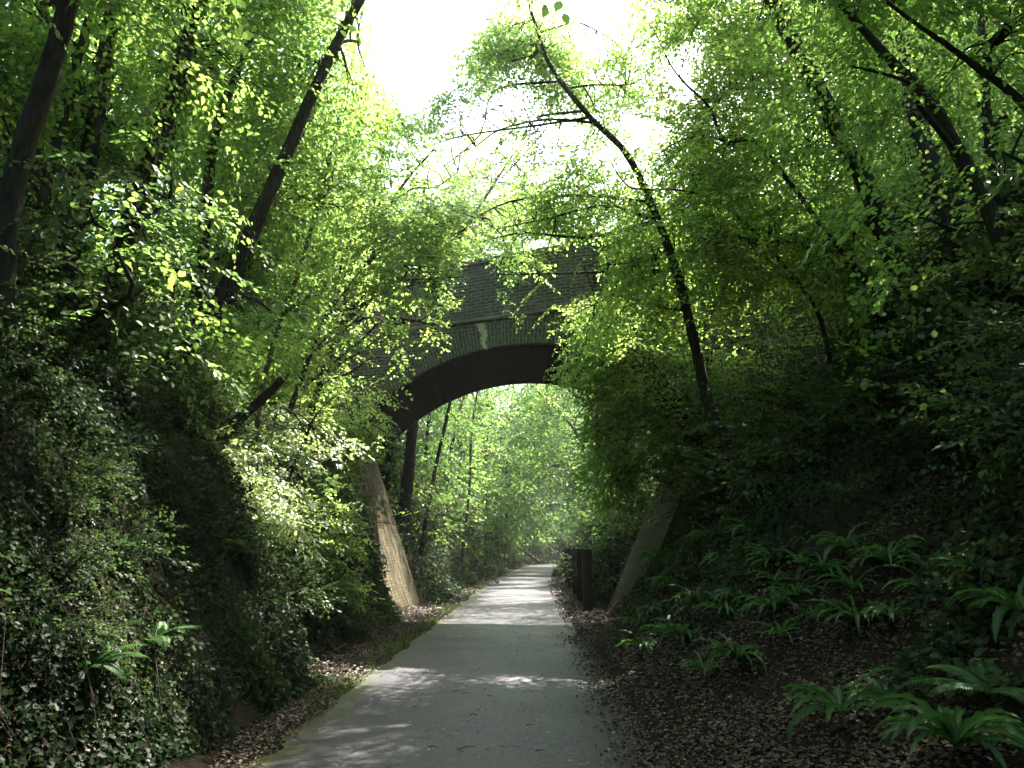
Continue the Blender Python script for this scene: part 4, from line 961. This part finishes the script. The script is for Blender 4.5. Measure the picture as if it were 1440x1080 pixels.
mb = MB()
for i in range(130):
    y = rng.uniform(3, 11); u = rng.uniform(.6, 4); n = 6; P_ = []
    dx, dy = rng.normal(.12, .12), rng.normal(0, .16)
    for k in range(n):
        x_ = float(pc(y)) - PW - u; P_.append([x_, y, float(H(x_, y)) + .10 + .28 * math.sin(k / (n - 1) * 3.1) * rng.uniform(.5, 1.2)]); u -= dx; y += dy
        if u < .3: break
    if len(P_) > 2: tube(mb, catmull(P_, 3), rng.uniform(.002, .0045), 4)
tag(mb.build('trailing_stems', [M['twig']]), 'thin dead stems and runners trailing over the left ivy bank', None, None, 'stuff')
# thin bare saplings standing on the right slope
for px, py, h in ((1303, 935, .9), (1392, 890, .7)):
    p = ground_hit(px, py); mb = MB()
    P_ = catmull([p - [0, 0, .1], p + [rng.normal(0, .03), 0, h * .5], p + [rng.normal(0, .08), .05, h]], 4); tube(mb, P_, np.linspace(.006, .003, len(P_)), 5)
    tag(mb.build('bare_stem', [M['bark']], None, tuple(p), True), 'thin bare stem standing on the shaded right slope', 'stem', 'bare stems on the right slope')

# ================================================================== ground cover (nobody could count it)
def cover(name, label, side, areas, leaf_m, leafkind, bare=None):
    mb = MB()
    for y0, y1, u0, u1, dens, size, thick in areas:
        n = int((y1 - y0) * (u1 - u0) * 1.45 * dens)
        y = rng.uniform(y0, y1, n); u = rng.uniform(u0, u1, n)
        x = pc(y) - PW - u if side < 0 else pc(y) + PW + u
        k = np.ones(n, bool)
        if bare is not None: k &= bare(u, y) > rng.random(n)
        by = y - (18.2 - 0.45 * (x + .4)); k &= ~((by > -.1) & (by < 4.7))
        x, y, u = x[k], y[k], u[k]; n = len(x)
        Nn = Hn(x, y); clump = np.clip(fbm(x * 1.6 + 7, y * 1.6 + u * 1.2, 3) * 1.6 + .45, .0, 1.5)
        size_ = size * (1 + .6 * fbm(y * .9 + 3, u * .9 + 11, 2))
        ramp_ = np.clip((u - u0) / .5 + .15, 0, 1)
        P_ = np.column_stack([x, y, H(x, y)]) + Nn * (rng.random(n) ** .8 * thick * clump * ramp_ + .01)[:, None]
        # keep the arch opening free
        D = norm(np.column_stack([rng.normal(0, .8, n) + (.5 if side < 0 else -.5), rng.normal(0, .8, n) - .25, rng.normal(-.45, .5, n)]))
        NN = norm(Nn * .6 + np.array([0, -.1, .5]) + rng.normal(0, .55, (n, 3)))
        sh = np.clip(fbm(x * 2.1, y * 2.1 + u, 2) * .8 + .3 + rng.random(n) * .35, 0, 1)
        add_leaves(mb, P_, D, NN, size_ * rng.uniform(.5, 1.25, n), leafkind, 1.0, sh)
    return tag(mb.build(name, [M[leaf_m]]), label, None, None, 'stuff')
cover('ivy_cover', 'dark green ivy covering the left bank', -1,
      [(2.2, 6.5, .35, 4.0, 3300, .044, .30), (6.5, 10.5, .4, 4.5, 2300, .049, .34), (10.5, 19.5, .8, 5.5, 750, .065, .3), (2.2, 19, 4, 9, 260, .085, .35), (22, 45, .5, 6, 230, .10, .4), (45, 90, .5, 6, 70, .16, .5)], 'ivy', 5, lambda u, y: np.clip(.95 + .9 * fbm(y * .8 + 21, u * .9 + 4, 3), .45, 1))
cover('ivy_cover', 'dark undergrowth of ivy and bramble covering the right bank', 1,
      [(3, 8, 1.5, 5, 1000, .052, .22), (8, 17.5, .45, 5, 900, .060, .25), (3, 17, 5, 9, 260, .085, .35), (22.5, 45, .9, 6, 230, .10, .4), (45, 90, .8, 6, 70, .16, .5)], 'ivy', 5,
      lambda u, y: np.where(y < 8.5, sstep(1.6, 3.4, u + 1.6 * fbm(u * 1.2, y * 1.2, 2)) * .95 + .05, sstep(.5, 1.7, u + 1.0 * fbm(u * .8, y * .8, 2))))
# leaf litter
def litter(name, label, side, areas):
    mb = MB()
    for y0, y1, u0, u1, dens, size in areas:
        n = int((y1 - y0) * (u1 - u0) * dens); y = rng.uniform(y0, y1, n); u = u0 + (u1 - u0) * rng.random(n)
        x = pc(y) - PW - u if side < 0 else pc(y) + PW + u
        k = rng.random(n) < np.clip(1.1 - .75 * np.abs(u - .6) / (u1 + .01) + fbm(x * 1.5, y * 1.5, 3) * 1.5, .05, 1) * sstep(-.42, .25, u) ** 1.5
        x, y, u = x[k], y[k], u[k]; n = len(x); Nn = Hn(x, y)
        P_ = np.column_stack([x, y, np.maximum(H(x, y), np.where(u < .16, .034, .02))]) + Nn * (.004 + .02 * rng.random(n))[:, None]
        a = rng.uniform(0, 6.28, n); D = np.column_stack([np.cos(a), np.sin(a), rng.normal(0, .25, n)])
        add_leaves(mb, P_, D, Nn + rng.normal(0, .38, (n, 3)), size * rng.uniform(.5, 1.3, n), 6, rng.uniform(.7, 1.0, n), np.clip(rng.beta(1.6, 2.6, n), 0, 1))
    return tag(mb.build(name, [M['litter']]), label, None, None, 'stuff')
litter('leaf_litter', 'brown leaf litter along the right of the path', 1, [(2.5, 8, -.45, 3.2, 2800, .036), (8, 16, -.4, 1.9, 1500, .042), (16, 42, -.1, 1.2, 420, .06)])
litter('leaf_litter', 'brown leaf litter along the left of the path', -1, [(2.5, 9, -.10, .9, 2200, .036), (9, 22, -.08, 1.2, 1000, .042), (22, 50, -.1, .9, 380, .07)])
mb = MB(); n = 1100; y = 3.5 + 22 * rng.random(n) ** 1.4; x = pc(y) + rng.uniform(-PW, PW, n)
a = rng.uniform(0, 6.28, n)
add_leaves(mb, np.column_stack([x, y, np.full(n, .040)]), np.column_stack([np.cos(a), np.sin(a), np.zeros(n)]), np.column_stack([rng.normal(0, .15, (n, 2)), np.ones(n)]), rng.uniform(.018, .05, n), 6, .8, np.clip(rng.beta(1.7, .8, n), 0, 1))
tag(mb.build('fallen_leaves', [M['litter']]), 'small fallen leaves scattered on the tarmac', None, None, 'stuff')
for px, py, l in ((645, 972, .2), (655, 975, .12), (690, 978, .1), (583, 993, .08), (665, 1005, .07), (655, 1053, .2), (760, 1055, .1), (745, 1020, .1), (850, 1010, .1), (610, 1050, .12)):
    p = at(px, py, 5); d = p - CAM; p = CAM + d * ((.045 - CAM[2]) / d[2]); a = rng.uniform(-.5, .5); mb = MB()
    e = np.array([math.cos(a), math.sin(a), 0]) * l * .36
    tube(mb, catmull([p - e, p + [0, .03 * rng.normal(), .006], p + e + [0, .05 * rng.normal(), 0]], 3), np.linspace(.004, .002, 7), 5)
    tag(mb.build('twig', [M['twig']], None, tuple(p)), 'small dark twig lying on the tarmac', 'twig', 'twigs on the path')
# grass along the left path edge
mb = MB(); n = 8000; y = 4 + 40 * rng.random(n) ** 1.3; u = np.abs(rng.normal(.12, .16, n)) - .05
k = rng.random(n) < np.clip(2.4 * fbm(y * .7, u * 2 + 5, 3) + .28 + .25 * sstep(9, 13, y) * (1 - sstep(16, 20, y)), 0, 1); y, u = y[k], u[k]; n = len(y); x = pc(y) - PW - u
a = rng.uniform(0, 6.28, n)
add_leaves(mb, np.column_stack([x, y, np.maximum(H(x, y), .015)]), np.column_stack([np.cos(a) * .6, np.sin(a) * .6, np.full(n, .8)]), rng.normal(0, 1, (n, 3)), rng.uniform(.03, .10, n) * (1 + y * .02), 4, .22)
tag(mb.build('grass', [M['grass']]), 'short grass and moss along the left edge of the path', None, None, 'stuff')

# ================================================================== light, camera
w = bpy.data.worlds.new('World'); scene.world = w; w.use_nodes = True
nt = w.node_tree; nt.nodes.clear(); out = nt.nodes.new('ShaderNodeOutputWorld'); bg = nt.nodes.new('ShaderNodeBackground')
sk = nt.nodes.new('ShaderNodeTexSky'); sk.sky_type = 'NISHITA'; sk.sun_disc = False; sk.sun_elevation = SUN_EL; sk.sun_rotation = SUN_AZ
sk.dust_density = 3.0; sk.air_density = 1.0
nt.links.new(sk.outputs[0], bg.inputs[0]); bg.inputs[1].default_value = 0.15; nt.links.new(bg.outputs[0], out.inputs[0])
sl = bpy.data.lights.new('sun', 'SUN'); sl.energy = 4.3; sl.angle = R(.5); sl.color = (1, .94, .82)
so = bpy.data.objects.new('sun', sl); col.objects.link(so)
from mathutils import Vector
so.rotation_euler = Vector(-SUN).to_track_quat('-Z', 'Y').to_euler()
cam = bpy.data.cameras.new('camera'); co = bpy.data.objects.new('camera', cam); col.objects.link(co)
cam.sensor_width = 36; cam.lens = F / 1440 * 36; cam.clip_end = 2000; cam.clip_start = .05
co.location = tuple(CAM); co.rotation_euler = (math.pi / 2 + PITCH, 0, YAW); scene.camera = co
vs = scene.view_settings; vs.view_transform = 'Standard'; vs.look = 'None'; vs.gamma = 1; vs.exposure = 2.55
scene.cycles.max_bounces = 10; scene.cycles.diffuse_bounces = 8; scene.cycles.glossy_bounces = 2; scene.cycles.transmission_bounces = 4
scene.cycles.sample_clamp_indirect = 6
scene.cycles.use_denoising = True

# ================================================================== air: thin volume added to imitate lens glare
mb = MB(); bx = np.array([(x, y, z) for z in (-1.5, 24) for y in (-12, 135) for x in (-24, 24)], float)
mb.add(bx, np.array([[0, 1, 3, 2], [4, 6, 7, 5], [0, 4, 5, 1], [2, 3, 7, 6], [0, 2, 6, 4], [1, 5, 7, 3]])[:, ::-1])
hm = bpy.data.materials.new('glare_veil_air'); hm.use_nodes = True; hn = hm.node_tree; hn.nodes.clear()
ho = hn.nodes.new('ShaderNodeOutputMaterial'); pv = hn.nodes.new('ShaderNodeVolumePrincipled')
pv.inputs['Density'].default_value = 0.0008; pv.inputs['Anisotropy'].default_value = 0.55; pv.inputs['Color'].default_value = (1, .98, .93, 1)
hn.links.new(pv.outputs[0], ho.inputs['Volume'])
tag(mb.build('glare_veil', [hm]), 'thin added volume giving a veil of lens glare over the cutting', None, None, 'stuff')
scene.cycles.volume_bounces = 0
